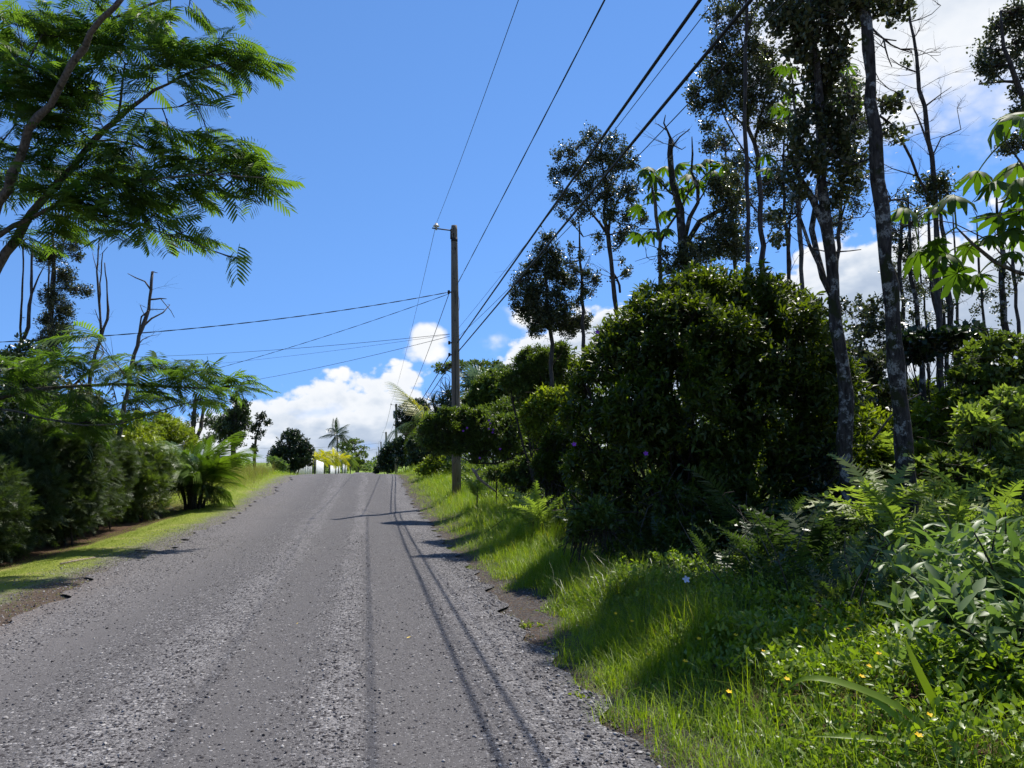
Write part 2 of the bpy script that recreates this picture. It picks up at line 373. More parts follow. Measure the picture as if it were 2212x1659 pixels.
xs = np.concatenate([[-4000, -1500, -600, -250, -120, -60, -35, -22], np.arange(-15, 15.01, .5), [22, 35, 60, 120, 250, 600, 1500, 4000]])
grid_mesh('ground', xs, ys, gz, mat_ground())
# road sheet with ragged edges
yr = np.concatenate([np.arange(-12, 0, .5), np.arange(0, 24, .08), np.arange(24, 45, .25), np.arange(45, 330, 2.)]); u = np.linspace(0, 1, 24)
el_, er_ = road_edge_l(yr), road_edge_r(yr)
RX = el_[:, None]+(er_-el_)[:, None]*u[None]; RY = np.repeat(yr[:, None], len(u), 1)
def road_z(x, y):
    c = (x+1.1)/2.65
    return zr(y)+.03+.045*(1-np.clip(c*c, 0, 1))-.024*np.exp(-((x+.75)/.3)**2)-.024*np.exp(-((x-.4)/.32)**2)+.012*np.exp(-((x+1.35)/.2)**2)
RZ = np.maximum(road_z(RX, RY), gz(RX, RY)+.012)
nx = len(u); ii = np.arange(len(yr)-1)[:, None]*nx; jj = np.arange(nx-1)[None]
rd = MB().add(np.stack([RX, RY, RZ], -1), None, np.stack([ii+jj, ii+jj+1, ii+nx+jj+1, ii+nx+jj], -1).reshape(-1, 4)).build('road', mat_road())
rd['kind'] = 'structure'; rd['label'] = 'dark cinder gravel road running up over a low crest'
# loose stones
def stone_tmpl(seed):
    r = np.random.default_rng(seed)
    V = np.array([[1, 0, 0], [-1, 0, 0], [0, 1, 0], [0, -1, 0], [0, 0, 1], [0, 0, -1], [.62, .62, .45], [-.6, .6, .5], [-.62, -.6, .42], [.6, -.6, .5]])*[1, .8, .6]
    V = V*(1+.22*r.normal(size=(10, 1)))
    f = [(4, 6, 7), (4, 7, 8), (4, 8, 9), (4, 9, 6), (6, 0, 2), (6, 2, 7), (7, 2, 1), (7, 1, 8), (8, 1, 3), (8, 3, 9), (9, 3, 0), (9, 0, 6)]
    return V, f, []
def mat_stone():
    m, t = newmat('loose_stone'); a = t.new('ShaderNodeAttribute', attribute_name='rnd').outputs['Fac']
    finish(t, t.ramp(a, [(0, (.04, .036, .038)), (.5, (.11, .103, .106)), (.8, (.21, .20, .20)), (1, (.38, .365, .35))]), .85, .25); return m
M['stone'] = mat_stone()
def stones(name, N, yr_, xr_, smin, smax, seed, label, zf, pw=2.):
    r = np.random.default_rng(seed); mb = MB()
    y = yr_[0]+(yr_[1]-yr_[0])*r.random(N)**pw; x = xr_[0]+(xr_[1]-xr_[0])*r.random(N)
    dens = .35+.65*np.clip(np.exp(-((x+1.35)/.28)**2)+np.exp(-((x-1.2)/.35)**2)+np.exp(-((x+.2)/.2)**2)+(x < -2.7)*.9+(x > 1.5)*.9, 0, 1)
    k = r.random(N) < dens; x = x[k]; y = y[k]; N = len(x)
    s = smin+(smax-smin)*r.random(N)**3.2
    a = r.random(N)*2*PI; d = np.stack([np.cos(a), np.sin(a), .2*r.normal(size=N)], -1); n = np.stack([.25*r.normal(size=N), .25*r.normal(size=N), np.ones(N)], -1)
    P = np.stack([x, y, zf(x, y)+s*.22], -1); R = frames(d, n); rr = r.random(N)
    for j in range(4):
        q = np.arange(N) % 4 == j; mb.scatter(stone_tmpl(j), R[q], P[q], s[q], rr[q])
    o = mb.build(name, M['stone'], smooth=False); tag(o, label, None, None, 'stuff'); return o
stones('gravel', 46000, (2.2, 17), (-4.3, 2.0), .004, .0145, 3, 'loose grey and black stones strewn over the gravel road', lambda x, y: np.maximum(np.where((x > road_edge_l(y)) & (x < road_edge_r(y)), np.maximum(road_z(x, y), gz(x, y)+.012), 0), gz(x, y)))
stones('shoulder_gravel', 9000, (2.4, 13), (1.25, 2.25), .004, .02, 5, 'loose black cinder spilled along the right road edge', lambda x, y: np.maximum(gz(x, y), np.where(x < road_edge_r(y), np.maximum(road_z(x, y), gz(x, y)+.012), 0)), 1.3)
stones('verge_gravel', 5000, (6.5, 20), (-4.9, -3.4), .004, .017, 6, 'stray gravel scattered on the turf along the left road edge', lambda x, y: np.maximum(gz(x, y), np.where(x > road_edge_l(y), np.maximum(road_z(x, y), gz(x, y)+.012), 0)), 1.)
# ---------------------------------------------------------------- leaf and blade templates
def t_blade(w=.03, bend=.35, n=3):
    x = np.linspace(0, 1, n+1); V = []; f4 = []; f3 = []
    for i, a in enumerate(x):
        ww = w*(1-a**1.6)*.5; p = (bend*a*a*.8, 0, a*(1-.28*bend*a*a))
        if i < n: V += [(p[0], -ww, p[2]), (p[0], ww, p[2])]
        else: V += [(p[0], 0, p[2])]
    for i in range(n-1): f4.append((2*i, 2*i+1, 2*i+3, 2*i+2))
    f3.append((2*n-2, 2*n-1, 2*n)); return np.array(V), f3, f4
def t_leaf2(w=.5, fold=.10, droop=.08):
    return np.array([(0, 0, 0), (.45, .5*w, fold*w*2), (1, 0, -droop), (.45, -.5*w, fold*w*2)]), [(0, 2, 1), (0, 3, 2)], []
def t_leaf8(w=.4, fold=.12, droop=.2):
    xs_ = [0, .25, .6, 1]; ws = [.02, .46, .42, 0]; V = []
    for x, q in zip(xs_, ws):
        z = -droop*x*x
        V += [(x, q*w, z+fold*q*w*2), (x, 0, z), (x, -q*w, z+fold*q*w*2)]
    f = []
    for i in range(3):
        for j in range(2): f.append((3*i+j, 3*i+j+1, 3*i+j+4, 3*i+j+3))
    return np.array(V), [], f
def t_oval(w=.75, fold=.06):
    return np.array([(0, 0, 0), (.3, .42*w, fold), (.72, .45*w, fold), (1, 0, 0), (.72, -.45*w, fold), (.3, -.42*w, fold)]), [], [(0, 3, 2, 1), (0, 5, 4, 3)]
def t_pinnate(pairs=11, plen=.4, pw=.055, droop=.25, ang=62, start=.16, pd=.10, prof=None, rw=.008, segs=2, upv=0.):
    mb = MB(); xs_ = np.linspace(0, 1, 7)
    rz = lambda x: upv*x-droop*x*x
    mb.tube([(x, 0, rz(x)) for x in xs_], np.linspace(rw, rw*.4, 7), 3, cap=False)
    prof = prof or (lambda u: .55+.45*math.sin(PI*min(1, .15+.8*u)))
    a = math.radians(ang)
    for i in range(pairs):
        u_ = i/(pairs-1); x = start+(1-start)*u_; L = plen*prof(u_); aa = a*(1-.35*u_)
        for s in (-1, 1):
            dx, dy = math.cos(aa), s*math.sin(aa); V = []
            for k in range(segs+1):
                q = k/segs; w = pw*(.7 if k == 0 else (1 if k < segs else .25))*.5
                px_, py_ = x+dx*L*q, dy*L*q; pz_ = rz(x)-pd*q*q*L*2.2+.03*math.sin(i*2.3+s)*q
                V += [(px_-dy*s*w, py_+dx*s*w*s*1.0, pz_+.0), (px_+dy*s*w, py_-dx*s*w*s*1.0, pz_)]
            mb.add(V, None, [(2*k, 2*k+1, 2*k+3, 2*k+2) for k in range(segs)])
    return np.vstack(mb.v), (np.vstack(mb.f3) if mb.f3 else []), (np.vstack(mb.f4) if mb.f4 else [])
def t_palmate(lobes=10, lw=.22, droop=.35, spread=330, wob_=.1, base=.12, seed=1, stiff=False):
    r = random.Random(seed); mb = MB()
    for i in range(lobes):
        a = math.radians(-spread/2+spread*i/(lobes-1)); L = (1-.28*abs(a)/PI)*(1+wob_*(r.random()-.5)); V = []
        st = [0, .22, .5, .8, 1] if not stiff else [0, .35, .7, 1]; wd = [.03, .5, .9, .8, .12] if not stiff else [.05, .7, .8, .1]
        for x, q in zip(st, wd):
            z = -droop*(x**2)*(.8+.5*r.random())+.04*r.uniform(-1, 1); 
            for k in (-1, 0, 1):
                yy = k*q*lw*.5; zz = z-abs(k)*.035*(1 if not stiff else -1)
                V.append((math.cos(a)*x*L-math.sin(a)*yy, math.sin(a)*x*L+math.cos(a)*yy, zz))
        n = len(st); mb.add(V, None, [(3*q+j, 3*q+j+1, 3*q+j+4, 3*q+j+3) for q in range(n-1) for j in range(2)], r.random())
    return np.vstack(mb.v), [], np.vstack(mb.f4)
def tmpl_mesh(name, T, mat, r=.5):
    return MB().add(T[0], T[1], T[2], r).mesh(name, mat)
# ---------------------------------------------------------------- grasses
def grass(name, pts, h, label, mat, seed, blades=7, w=.035, spread=.06, bend=(.2, .9), rr=(0, .8)):
    r = np.random.default_rng(seed); mb = MB(); N = len(pts)
    P = np.repeat(pts, blades, 0); H = np.repeat(h, blades)*(.55+.6*r.random(N*blades))
    P = P+np.stack([r.normal(size=len(P)), r.normal(size=len(P)), np.zeros(len(P))], -1)*spread*np.minimum(1, H/.2)[:, None]
    P[:, 2] = gz(P[:, 0], P[:, 1])-.01
    a = r.random(len(P))*2*PI; lean = np.abs(r.normal(size=len(P)))*.28
    up = np.stack([np.cos(a)*lean, np.sin(a)*lean, np.ones(len(P))], -1); ax = np.stack([np.cos(a), np.sin(a), np.zeros(len(P))], -1)
    z = norm(up); x = norm(ax-(ax*z).sum(-1, keepdims=True)*z); R = np.stack([x, np.cross(z, x), z], -1)
    tn = np.repeat(rr[0]+(rr[1]-rr[0])*r.random(N), blades); tn = np.clip(tn+.25*r.normal(size=len(P)), 0, 1)
    for j in range(3):
        q = np.arange(len(P)) % 3 == j
        mb.scatter(t_blade(w, bend[0]+(bend[1]-bend[0])*j/2, 2 if w < .05 else 3), R[q], P[q], np.stack([H[q], H[q]**.5*.35, H[q]], -1), tn[q])
    o = mb.build(name, mat); return tag(o, label, None, None, 'stuff')
def pts_in(N, xf, yr_, seed, pw=1.):
    r = np.random.default_rng(seed); y = yr_[0]+(yr_[1]-yr_[0])*r.random(N)**pw; u_ = r.random(N)
    lo, hi = xf(y); x = lo+(hi-lo)*u_; return np.stack([x, y, np.zeros(N)], -1), u_
# bright verge grass on the right of the road
P, u_ = pts_in(17000, lambda y: (road_edge_r(y)+.12+.3*wob(y*.7, y*.3, 2)+.38*np.exp(-((y-7.8)/2.2)**2), 2.8+3.2*smooth(11, 18, y)+0*y), (5.2, 47), 11, 1.15)
k = RNG.random(len(P)) < (.75+.25*u_)
P, u_ = P[k], u_[k]; H = (.10+.30*np.clip((P[:, 0]-1.6)/1.4, 0, 1)**.8)*(.75+.5*RNG.random(len(P)))*(1+.35*wob(P[:, 0], P[:, 1], 1.3))
grass('verge_grass', P, H, 'bright green uncut grass on the bank right of the road', M['grass'], 12, 7, .032)
# yellow-green tufts at the road edge in the right foreground
P, u_ = pts_in(2200, lambda y: (road_edge_r(y)+.06+.12*wob(y*2, y, 1), 3.6+0*y), (2.6, 6.4), 13)
k = (np.abs(P[:, 0]-1.85) < .5*RNG.random(len(P))+.15) | (RNG.random(len(P)) < .3); P = P[k]
grass('foreground_grass', P, .12+.2*RNG.random(len(P)), 'yellow green grass tufts at the road edge in the near right corner', M['grass'], 14, 8, .03, .05, (.3, 1.1), (.2, 1))
# taller thin stems, their shade put in by the darkened fern colour
P, u_ = pts_in(500, lambda y: (2.2+0*y, 4.2+0*y), (5.4, 8.6), 15)
grass('shade_grass', P, .35+.3*RNG.random(len(P)), 'thin arching grass stems in the shade before the big bush', M['fern_shade'], 16, 6, .02, .08, (.5, 1.2))
# mown lawn on the left
P, u_ = pts_in(42000, lambda y: (-6.1-1.2*smooth(12, 8, y), road_edge_l(y)+.15), (3, 30), 17, 1.1)
k = RNG.random(len(P)) < np.clip((1.02-u_)*2.4, .06, 1); P = P[k]
grass('lawn', P, .022+.025*RNG.random(len(P)), 'short mown yellow green lawn left of the road', M['lawn'], 18, 4, .05, .03)
# rough grass further on, left
P, u_ = pts_in(7000, lambda y: (-9.5+0*y, road_edge_l(y)-.15), (24, 44), 19)
H = (.05+.5*(1-u_)*smooth(24, 33, P[:, 1])+.22*smooth(30, 40, P[:, 1])*(1-u_))*(.7+.6*RNG.random(len(P)))
grass('rough_grass', P, H, 'long green grass on the left bank below the crest', M['grass'], 20, 7, .03, .09, (.2, .8), (.35, .95))
P, u_ = pts_in(2600, lambda y: (-11+0*y, -4.9+.4*wob(y, y, 1)), (31, 43.5), 21)
grass('seed_grass', P, .55+.35*RNG.random(len(P)), 'tawny seeding grass heads along the left crest', M['seed'], 22, 6, .016, .12, (.1, .5), (.3, 1))
P, u_ = pts_in(2500, lambda y: (1.9+0*y, 6+0*y), (42, 110), 23)
grass('far_grass', P, .25+.35*RNG.random(len(P)), 'green grass beyond the crest on the right roadside', M['grass'], 24, 6, .06, .2)
P, u_ = pts_in(2500, lambda y: (-9+0*y, -4.0+0*y), (44, 120), 25)
grass('far_verge_grass', P, .18+.15*RNG.random(len(P)), 'pale grass beyond the crest on the left roadside', M['grass'], 26, 6, .06, .2)

P, u_ = pts_in(420, lambda y: (road_edge_r(y)-.12, road_edge_r(y)+.45), (2.6, 16), 29)
grass('edge_grass', P, .03+.07*RNG.random(len(P)), 'sparse straw and green tufts creeping over the right road edge', M['seed'], 30, 7, .035, .03, (.4, 1.2), (.2, 1))
P, u_ = pts_in(520, lambda y: (road_edge_l(y)-.5, road_edge_l(y)+.28), (6, 26), 31)
grass('edge_grass', P, .02+.04*RNG.random(len(P)), 'sparse straw tufts creeping over the left road edge', M['seed'], 32, 6, .04, .03, (.4, 1.2), (.2, 1))
# ================================================================ plants
def bez(a, b, c, n=6):
    t = np.linspace(0, 1, n)[:, None]; return (1-t)**2*a+2*t*(1-t)*b+t*t*c
def ell(r, N, c, rad3, shell=.45):
    d = norm(r.normal(size=(N, 3))); q = shell+(1-shell)*r.random(N)**.6
    return c+d*q[:, None]*rad3, d
def rosettes(mb, r, C, D, tmpl, per, ln, spread, jit=.5):
    """leaves round shoot ends C pointing D"""
    N = len(C); 
    if N == 0: return
    P = np.repeat(C, per, 0); A = np.repeat(norm(D), per, 0); n = len(P)
    rd = norm(np.cross(A, r.normal(size=(n, 3)))); tilt = .35+.9*r.random(n)
    d = A*np.cos(tilt)[:, None]+rd*np.sin(tilt)[:, None]+jit*.35*r.normal(size=(n, 3))
    P = P-A*(r.random(n)*spread)[:, None]+rd*.012+r.normal(size=(n, 3))*spread*.16
    nr = A+.55*np.array([0, 0, 1.])+.45*r.normal(size=(n, 3))
    cl = np.repeat(r.random(N), per); rr = np.clip(.55*cl+.5*r.random(n)-.02, 0, 1)
    mb.scatter(tmpl, frames(d, nr), P, ln*(.65+.6*r.random(n)), rr)
T_OH = t_oval(.72); T_TB = t_leaf2(.36, .1, .12); T_TB8 = t_leaf8(.36); T_BR = t_leaf2(.5); T_OV = t_leaf2(.6, .06, .05)
T_ALB = t_pinnate(12, .42, .062, .22, 62, .14, .16)
T_ALBS = [t_pinnate(n, p, .062, dr, an, .14, pd) for n, p, dr, an, pd in ((12, .42, .22, 62, .16), (10, .46, .34, 58, .22), (13, .38, .12, 66, .10))]
T_SPRAY = t_pinnate(5, .42, .12, .1, 45, .15, .05, None, .01, 1)
T_FERN = [t_pinnate(22, .19, .058, .55, 80, .12, .06, lambda u: (1-u)**.55*min(1, .6+u*3), .008, 1, .45),
          t_pinnate(20, .22, .062, .85, 76, .10, .08, lambda u: (1-u)**.5*min(1, .6+u*3), .008, 1, .6)]
T_FROND = [t_pinnate(30, .42, .021, dr, 50, .2, pd, lambda u: (.45+.55*math.sin(PI*min(1, .25+.68*u))), .014, 2, up) for dr, pd, up in ((.7, .4, .3), (1.0, .5, .5), (.45, .35, .2))]
BK = 1.26; DK = 5.6
def skeleton_pts(sk): return np.vstack([p for p, _ in sk])
def ptree(name, label, d, limbs, blobs=(), mat='ohia', bark='bark', tmpl=T_OH, leaf=.048, per=20, dens=70, seed=1, cat='tree', group=None,
          spread=.2, flat=1.0, twigr=.006, depth=.9, foot=True, mind=3, sk_extra=(), bare=0, dj=.35, leafobj=None, twig_up=.25):
    """a tree laid out from picture positions at depth d: limbs = polylines (sx,sy,width), blobs = leafy masses (sx,sy,rx[,ry])"""
    r = np.random.default_rng(seed); sk = []
    for li, L in enumerate(limbs):
        pts = []; dd = 0.
        slope = r.normal()*dj if li else 0.
        for i, q in enumerate(L):
            if i and li: dd += slope*px2m(math.hypot(q[0]-L[i-1][0], q[1]-L[i-1][1]), d)
            elif i: dd += .06*r.normal()
            pts.append(W(q[0], q[1], d+dd))
        pts = np.array(pts); rr = np.array([px2m(q[2], d)/2 for q in L])
        if li == 0 and foot:
            b = pts[0]; g = gz(b[0], b[1])-.06
            if b[2] > g+.05: pts = np.vstack([[b[0]+.02*(b[2]-g)*r.normal(), b[1], g], pts]); rr = np.concatenate([[rr[0]*1.25], rr])
        elif li:
            allp = skeleton_pts(sk); j = np.argmin(np.linalg.norm(allp-pts[0], axis=1))
            if np.linalg.norm(allp[j]-pts[0]) < 1.2: pts = pts+(allp[j]-pts[0])*np.linspace(1, 0, len(pts))[:, None]**2
        # resample with small wiggles
        s = np.concatenate([[0], np.cumsum(np.linalg.norm(np.diff(pts, axis=0), axis=1))]); n = max(4, int(s[-1]/.28)); n = min(n, 60); q = np.linspace(0, s[-1], n)
        P2 = np.stack([np.interp(q, s, pts[:, k]) for k in range(3)], -1); r2 = np.interp(q, s, rr)
        P2[1:-1] += r.normal(size=(n-2, 3))*np.minimum(r2[1:-1, None]*.45, .016)*[1, 1, .4]
        sk.append((P2, r2*(1+.08*r.normal(size=n))))
    base = sk[0][0][0].copy(); base[2] = float(gz(base[0], base[1]))
    t = thing(name, label, cat, base, group)
    tk = MB()
    for i, (p, rr) in enumerate(sk): tk.tube(p, np.maximum(rr, .004), 9 if rr.max() > .05 else 6, r.random())
    sp = skeleton_pts(sk); tw = MB(); lv = MB(); leaves = []
    for B in blobs:
        rx, ry = (B[2], B[2]*flat) if len(B) < 4 else (B[2], B[3])
        rx, ry = px2m(rx, d)*BK, px2m(ry, d)*BK; rz_ = max(rx, ry)*depth
        c = W(B[0], B[1], d+.45*rz_*r.normal())
        N = max(mind, int(dens*DK*rx*ry*(.45+.75*r.random())))
        v, dr = ell(r, N, np.zeros(3), np.ones(3), .3)
        off = v[:, :1]*rx*RT+v[:, 1:2]*rz_*FW+v[:, 2:3]*ry*UP
        E = c+off
        j = np.argmin(np.linalg.norm(sp-c, axis=1)+.25*np.maximum(0, sp[:, 2]-c[2]), axis=0); a = sp[j]
        lb = bez(a, (a+c)/2+np.array([0, 0, -.12*rx]) if c[2] > a[2] else (a+c)/2+np.array([0, 0, .15*rx]), c, 6)
        tw.tube(lb, np.linspace(max(twigr*2.2, .008), twigr, 6), 5, r.random(), False)
        st = lb[r.integers(2, 6, N)]
        for i in range(N):
            m_ = (st[i]+E[i])/2+r.normal(size=3)*.12*rx
            tw.tube(bez(st[i], m_, E[i], 4), [twigr, twigr*.8, twigr*.6, twigr*.4], 3, .5, False)
        D = norm(off+1e-6)*.7+np.array([0, 0, twig_up+.35])+.3*r.normal(size=(N, 3))
        if leafobj: leaves.append((E, D, c))
        else: rosettes(lv, r, E, D, tmpl, per, leaf, spread)
    for i in range(bare):
        j = r.integers(len(sp)//4, len(sp)); a = sp[j]; L = .3+.5*r.random()
        e = a+(RT*r.normal()+FW*.5*r.normal()+UP*(.5+.4*r.normal()))*L*.6
        q = bez(a, (a+e)/2+r.normal(size=3)*.12*L, e, 5); tw.tube(q, np.linspace(twigr*1.4, twigr*.3, 5), 4, .5, False)
        for _ in range(3):
            k = r.integers(1, 4); e2 = q[k]+(e-a)*.5+r.normal(size=3)*.22*L
            tw.tube(bez(q[k], (q[k]+e2)/2+r.normal(size=3)*.05, e2, 4), np.linspace(twigr*.7, twigr*.2, 4), 3, .5, False)
    tk.build('trunk', M[bark], t, base)
    if tw.n: tw.build('twigs', M['twig'], t, base)['kind'] = 'stuff'
    if leafobj: return t, base, leaves, sp, r
    if lv.n: lv.build('crown', M[mat], t, base)['kind'] = 'stuff'
    return t
def sc1(x, y, *a): return (x*.3254, y*.3254)+tuple(q*.3254 for q in a)
def sc2(x, y, *a): return (x*.3254, 486+y*.3254)+tuple(q*.3254 for q in a)
def sc5(x, y, *a): return (1026+.2929*x, 216+.2929*y)+tuple(q*.2929 for q in a)
def sc6(x, y, *a): return (1458+.3906*x, .3906*y)+tuple(q*.3906 for q in a)
def sc7(x, y, *a): return (864+.3254*x, 648+.3254*y)+tuple(q*.3254 for q in a)
def sc8(x, y, *a): return (1512+.358*x, 594+.358*y)+tuple(q*.358 for q in a)
# ---------------------------------------------------------------- shrubs
def shrub(name, label, blobs, nshoot, mat, leaf=.09, per=9, tmpl=T_TB, seed=1, cat='shrub', group=None, spread=.12, stems=10, stemr=.02,
          up=.45, inner=.25, lump=.18, stem_mat='twig', base=None, twigs=.15, bare=0, leafparts=0, sub=(.62, .34, .20, .26), shell=.2):
    """leafy shrub: union of ellipsoids (x,y,z,rx,ry,rz) in metres filled with leaf shoots"""
    r = np.random.default_rng(seed); B = np.array(blobs, float)
    if base is None: base = np.array([B[:, 0].mean(), B[:, 1].mean(), 0])
    base = np.array([base[0], base[1], float(gz(base[0], base[1]))])
    t = thing(name, label, cat, base, group)
    # each mass is broken up into uneven lesser clumps
    SB = []
    for q_ in B:
        rm = q_[3:6].mean(); kk = int(np.clip(10+9*rm, 9, 24)); dd_ = norm(r.normal(size=(kk, 3))+[0, 0, .2])
        SB.append(np.hstack([q_[:3]+dd_*q_[3:6]*(sub[0]+sub[1]*r.random((kk, 1))), q_[3:6]*(sub[2]+sub[3]*r.random((kk, 1))), np.full((kk, 1), .25+1.3*r.random()*rm)*(.4+r.random((kk, 1))), np.repeat(q_[None, :3], kk, 0)]))
    SB = np.vstack(SB); n = nshoot; wgt = SB[:, 6]*(SB[:, 3]*SB[:, 5]); i = r.choice(len(SB), n*2, p=wgt/wgt.sum())
    go = norm(SB[i, :3]-SB[i, 7:10]+1e-6); d = norm(r.normal(size=(n*2, 3))+.7*go+[0, 0, .25]); ins = r.random(n*2) < inner
    q = np.where(ins, .9*r.random(n*2), .8+.25*r.random(n*2)); q = np.where(r.random(n*2) < .08, q+.6*r.random(n*2), q)
    P = SB[i, :3]+d*q[:, None]*SB[i, 3:6]
    P = np.where(ins[:, None], SB[i, 7:10]+(P-SB[i, 7:10])*(.45+.4*r.random((n*2, 1))), P)
    sh = (r.random(n*2) < shell) & ~ins; ar = B[:, 3]*B[:, 5]; ib = r.choice(len(B), n*2, p=ar/ar.sum()); ds = norm(r.normal(size=(n*2, 3))+[0, 0, .15])
    pn = B[ib, :3]+ds*B[ib, 3:6]; ls = .90+.17*wob(pn[:, 0]*2+pn[:, 2], pn[:, 1]*2-pn[:, 2]*1.7, 1.6, seed)+.09*r.random(n*2)
    P = np.where(sh[:, None], B[ib, :3]+ds*ls[:, None]*B[ib, 3:6], P); d = np.where(sh[:, None], ds, d)
    dep = np.min(np.linalg.norm((P[:, None]-B[None, :, :3])/B[None, :, 3:6], axis=2), axis=1)
    k = (dep > .66) | ins; k &= P[:, 2] > gz(P[:, 0], P[:, 1])+.03
    P = P[k][:n]; d = d[k][:n]
    D = d+np.array([0, 0, up])+.4*r.normal(size=P.shape)
    lv = MB(); rosettes(lv, r, P, D, tmpl, per, leaf, spread); st = MB()
    for b in B[r.permutation(len(B))[:stems]] if stems else []:
        a = base+np.array([r.normal()*.18, r.normal()*.18, -.05]); c = b[:3]; m_ = a*.4+c*.6; m_[2] = a[2]*.65+c[2]*.35
        st.tube(bez(a, m_+r.normal(size=3)*.1, c, 8), np.linspace(stemr, stemr*.45, 8), 6, r.random())
        for _ in range(5):
            e = c+norm(r.normal(size=3))*b[3:6]*.85; s = bez(a, m_, c, 8)[r.integers(4, 8)]
            st.tube(bez(s, (s+e)/2+r.normal(size=3)*.08, e, 5), np.linspace(stemr*.5, stemr*.15, 5), 4, .5, False)
    nt = int(len(P)*twigs)
    for j in r.choice(len(P), nt, replace=False) if nt else []:
        e = P[j]; s = e-norm(D[j])*(.25+.3*r.random())+r.normal(size=3)*.05
        st.tube([s, (s+e)/2+r.normal(size=3)*.02, e], [.006, .005, .003], 3, .5, False)
    for j in range(bare):
        s = base+r.normal(size=3)*[.6, .6, 0]+[0, 0, .1+.9*r.random()]; e = s+r.normal(size=3)*[.35, .35, .3]
        st.tube(bez(s, (s+e)/2+r.normal(size=3)*.1, e, 5), np.linspace(.007, .002, 5), 3, .5, False)
    lv.build('foliage', M[mat], t, base)['kind'] = 'stuff'
    if st.n: st.build('stems', M[stem_mat], t, base)['kind'] = 'stuff'
    if leafparts:
        me = tmpl_mesh('leaf', T_TB8, M[mat], .55); near = np.argsort(np.linalg.norm(P-CAM, axis=1))[:leafparts*3][::3]
        for j in near: put('leaf', me, t, P[j]-base, frames((d[j]+.4*r.normal(size=3))[None], np.array([[0, 0, 1.]]))[0], leaf*(1+.3*r.random()))
    return t
def Wb(sx, sy, d, rx, ry=None, rz=None):
    """ellipsoid blob from a picture position (radii in picture units)"""
    p = W(sx, sy, d); a = px2m(rx, d); b = px2m(ry if ry else rx, d); return (p[0], p[1], p[2], a, px2m(rz, d) if rz else a, b)
# ================================================================ left side
# ---- big feathery tree leaning in from the left
ALB_MESH = [tmpl_mesh('leaf', T, M['albizia'], .25+.25*i) for i, T in enumerate(T_ALBS)]
def feathery(name, label, d, limbs, blobs, seed, nobj, L=.46, dens=30, **kw):
    t, base, lv, sp, r = ptree(name, label, d, limbs, blobs, bark='bark_pale', leafobj=True, dens=dens, seed=seed, twigr=.006, flat=.5, depth=1.0, cat='tree', **kw)
    E = np.vstack([a for a, _, _ in lv]); E = E-FW*.35*r.random((len(E), 1)); C = np.vstack([np.repeat(c[None], len(a), 0) for a, _, c in lv]); n = len(E)
    j = np.array([np.argmin(np.linalg.norm(sp-e, axis=1)) for e in C]); out = C-sp[j]; out[:, 2] *= .3
    d3 = norm(out+1e-6)*.8+norm(E-C)*.75+r.normal(size=(n, 3))*.35+RT*.25; d3[:, 2] = d3[:, 2]*.35-.05+.16*r.normal(size=n)
    nr = np.array([0, 0, 1.])+.28*r.normal(size=(n, 3)); ln = L*(.7+.55*r.random(n)); R = frames(d3, nr); P = E-norm(d3)*ln[:, None]*.45
    dist = np.linalg.norm(P-CAM, axis=1); order = np.argsort(dist); mb = MB()
    for q, i in enumerate(order):
        if q < nobj: put('leaf', ALB_MESH[i % 3], t, P[i]-base, R[i], ln[i])
    rest = order[nobj:]
    for k in range(3):
        w = rest[rest % 3 == k]; mb.scatter(T_ALBS[k], R[w], P[w], ln[w], np.clip(.45+.3*r.normal(size=len(w)), 0, 1))
    if mb.n: mb.build('foliage', M['albizia'], t, base)['kind'] = 'stuff'
    return t
limbs = [[sc1(-420, 2350, 90.2), sc1(-200, 2050, 77.9), sc1(60, 1650, 61.5), sc1(230, 1390, 52.5), sc1(400, 1200, 44.3), sc1(620, 950, 37.7), sc1(750, 820, 32.8), sc1(900, 690, 26.2), sc1(1020, 600, 19.7), sc1(1300, 470, 14.8), sc1(1600, 390, 8.2)],
         [sc1(-330, 1950, 77.9), sc1(-200, 1450, 61.5), sc1(0, 1080, 54.1), sc1(90, 930, 49.2), sc1(150, 830, 45.1), sc1(320, 640, 41), sc1(500, 350, 37.7), sc1(620, 190, 34.4), sc1(720, 90, 31.2), sc1(830, -40, 24.6)],
         [sc1(-250, 1560, 36.9), sc1(0, 1460, 31.2), sc1(300, 1360, 24.6), sc1(500, 1310, 19.7), sc1(740, 1220, 11.5)],
         [sc1(750, 120, 18), sc1(1000, 30, 14.8), sc1(1150, -10, 11.5), sc1(1400, -30, 6.6)],
         [sc1(690, 650, 16.4), sc1(790, 530, 14.8), sc1(830, 420, 9.8)], [sc1(640, 930, 14.8), sc1(820, 920, 13.1), sc1(1000, 1000, 9.8), sc1(1200, 1070, 11.5), sc1(1500, 1010, 6.6)],
         [sc1(430, 1260, 13.1), sc1(1100, 1190, 10.7), sc1(1350, 1160, 9.8), sc1(1540, 1165, 6.6), sc1(1750, 1180, 4.1)],
         [sc1(250, 1440, 11.5), sc1(560, 1465, 9.8), sc1(900, 1490, 9), sc1(1300, 1620, 7.4), sc1(1530, 1710, 4.9)],
         [sc1(900, 690, 8.2), sc1(1150, 710, 6.6), sc1(1300, 690, 4.9)], [sc1(0, 980, 11.5), sc1(60, 880, 9.8), sc1(100, 830, 8.2)], [sc1(0, 480, 14.8), sc1(150, 330, 11.5), sc1(280, 230, 8.2)],
         [sc1(560, 160, 13.1), sc1(600, -10, 9.8)]]
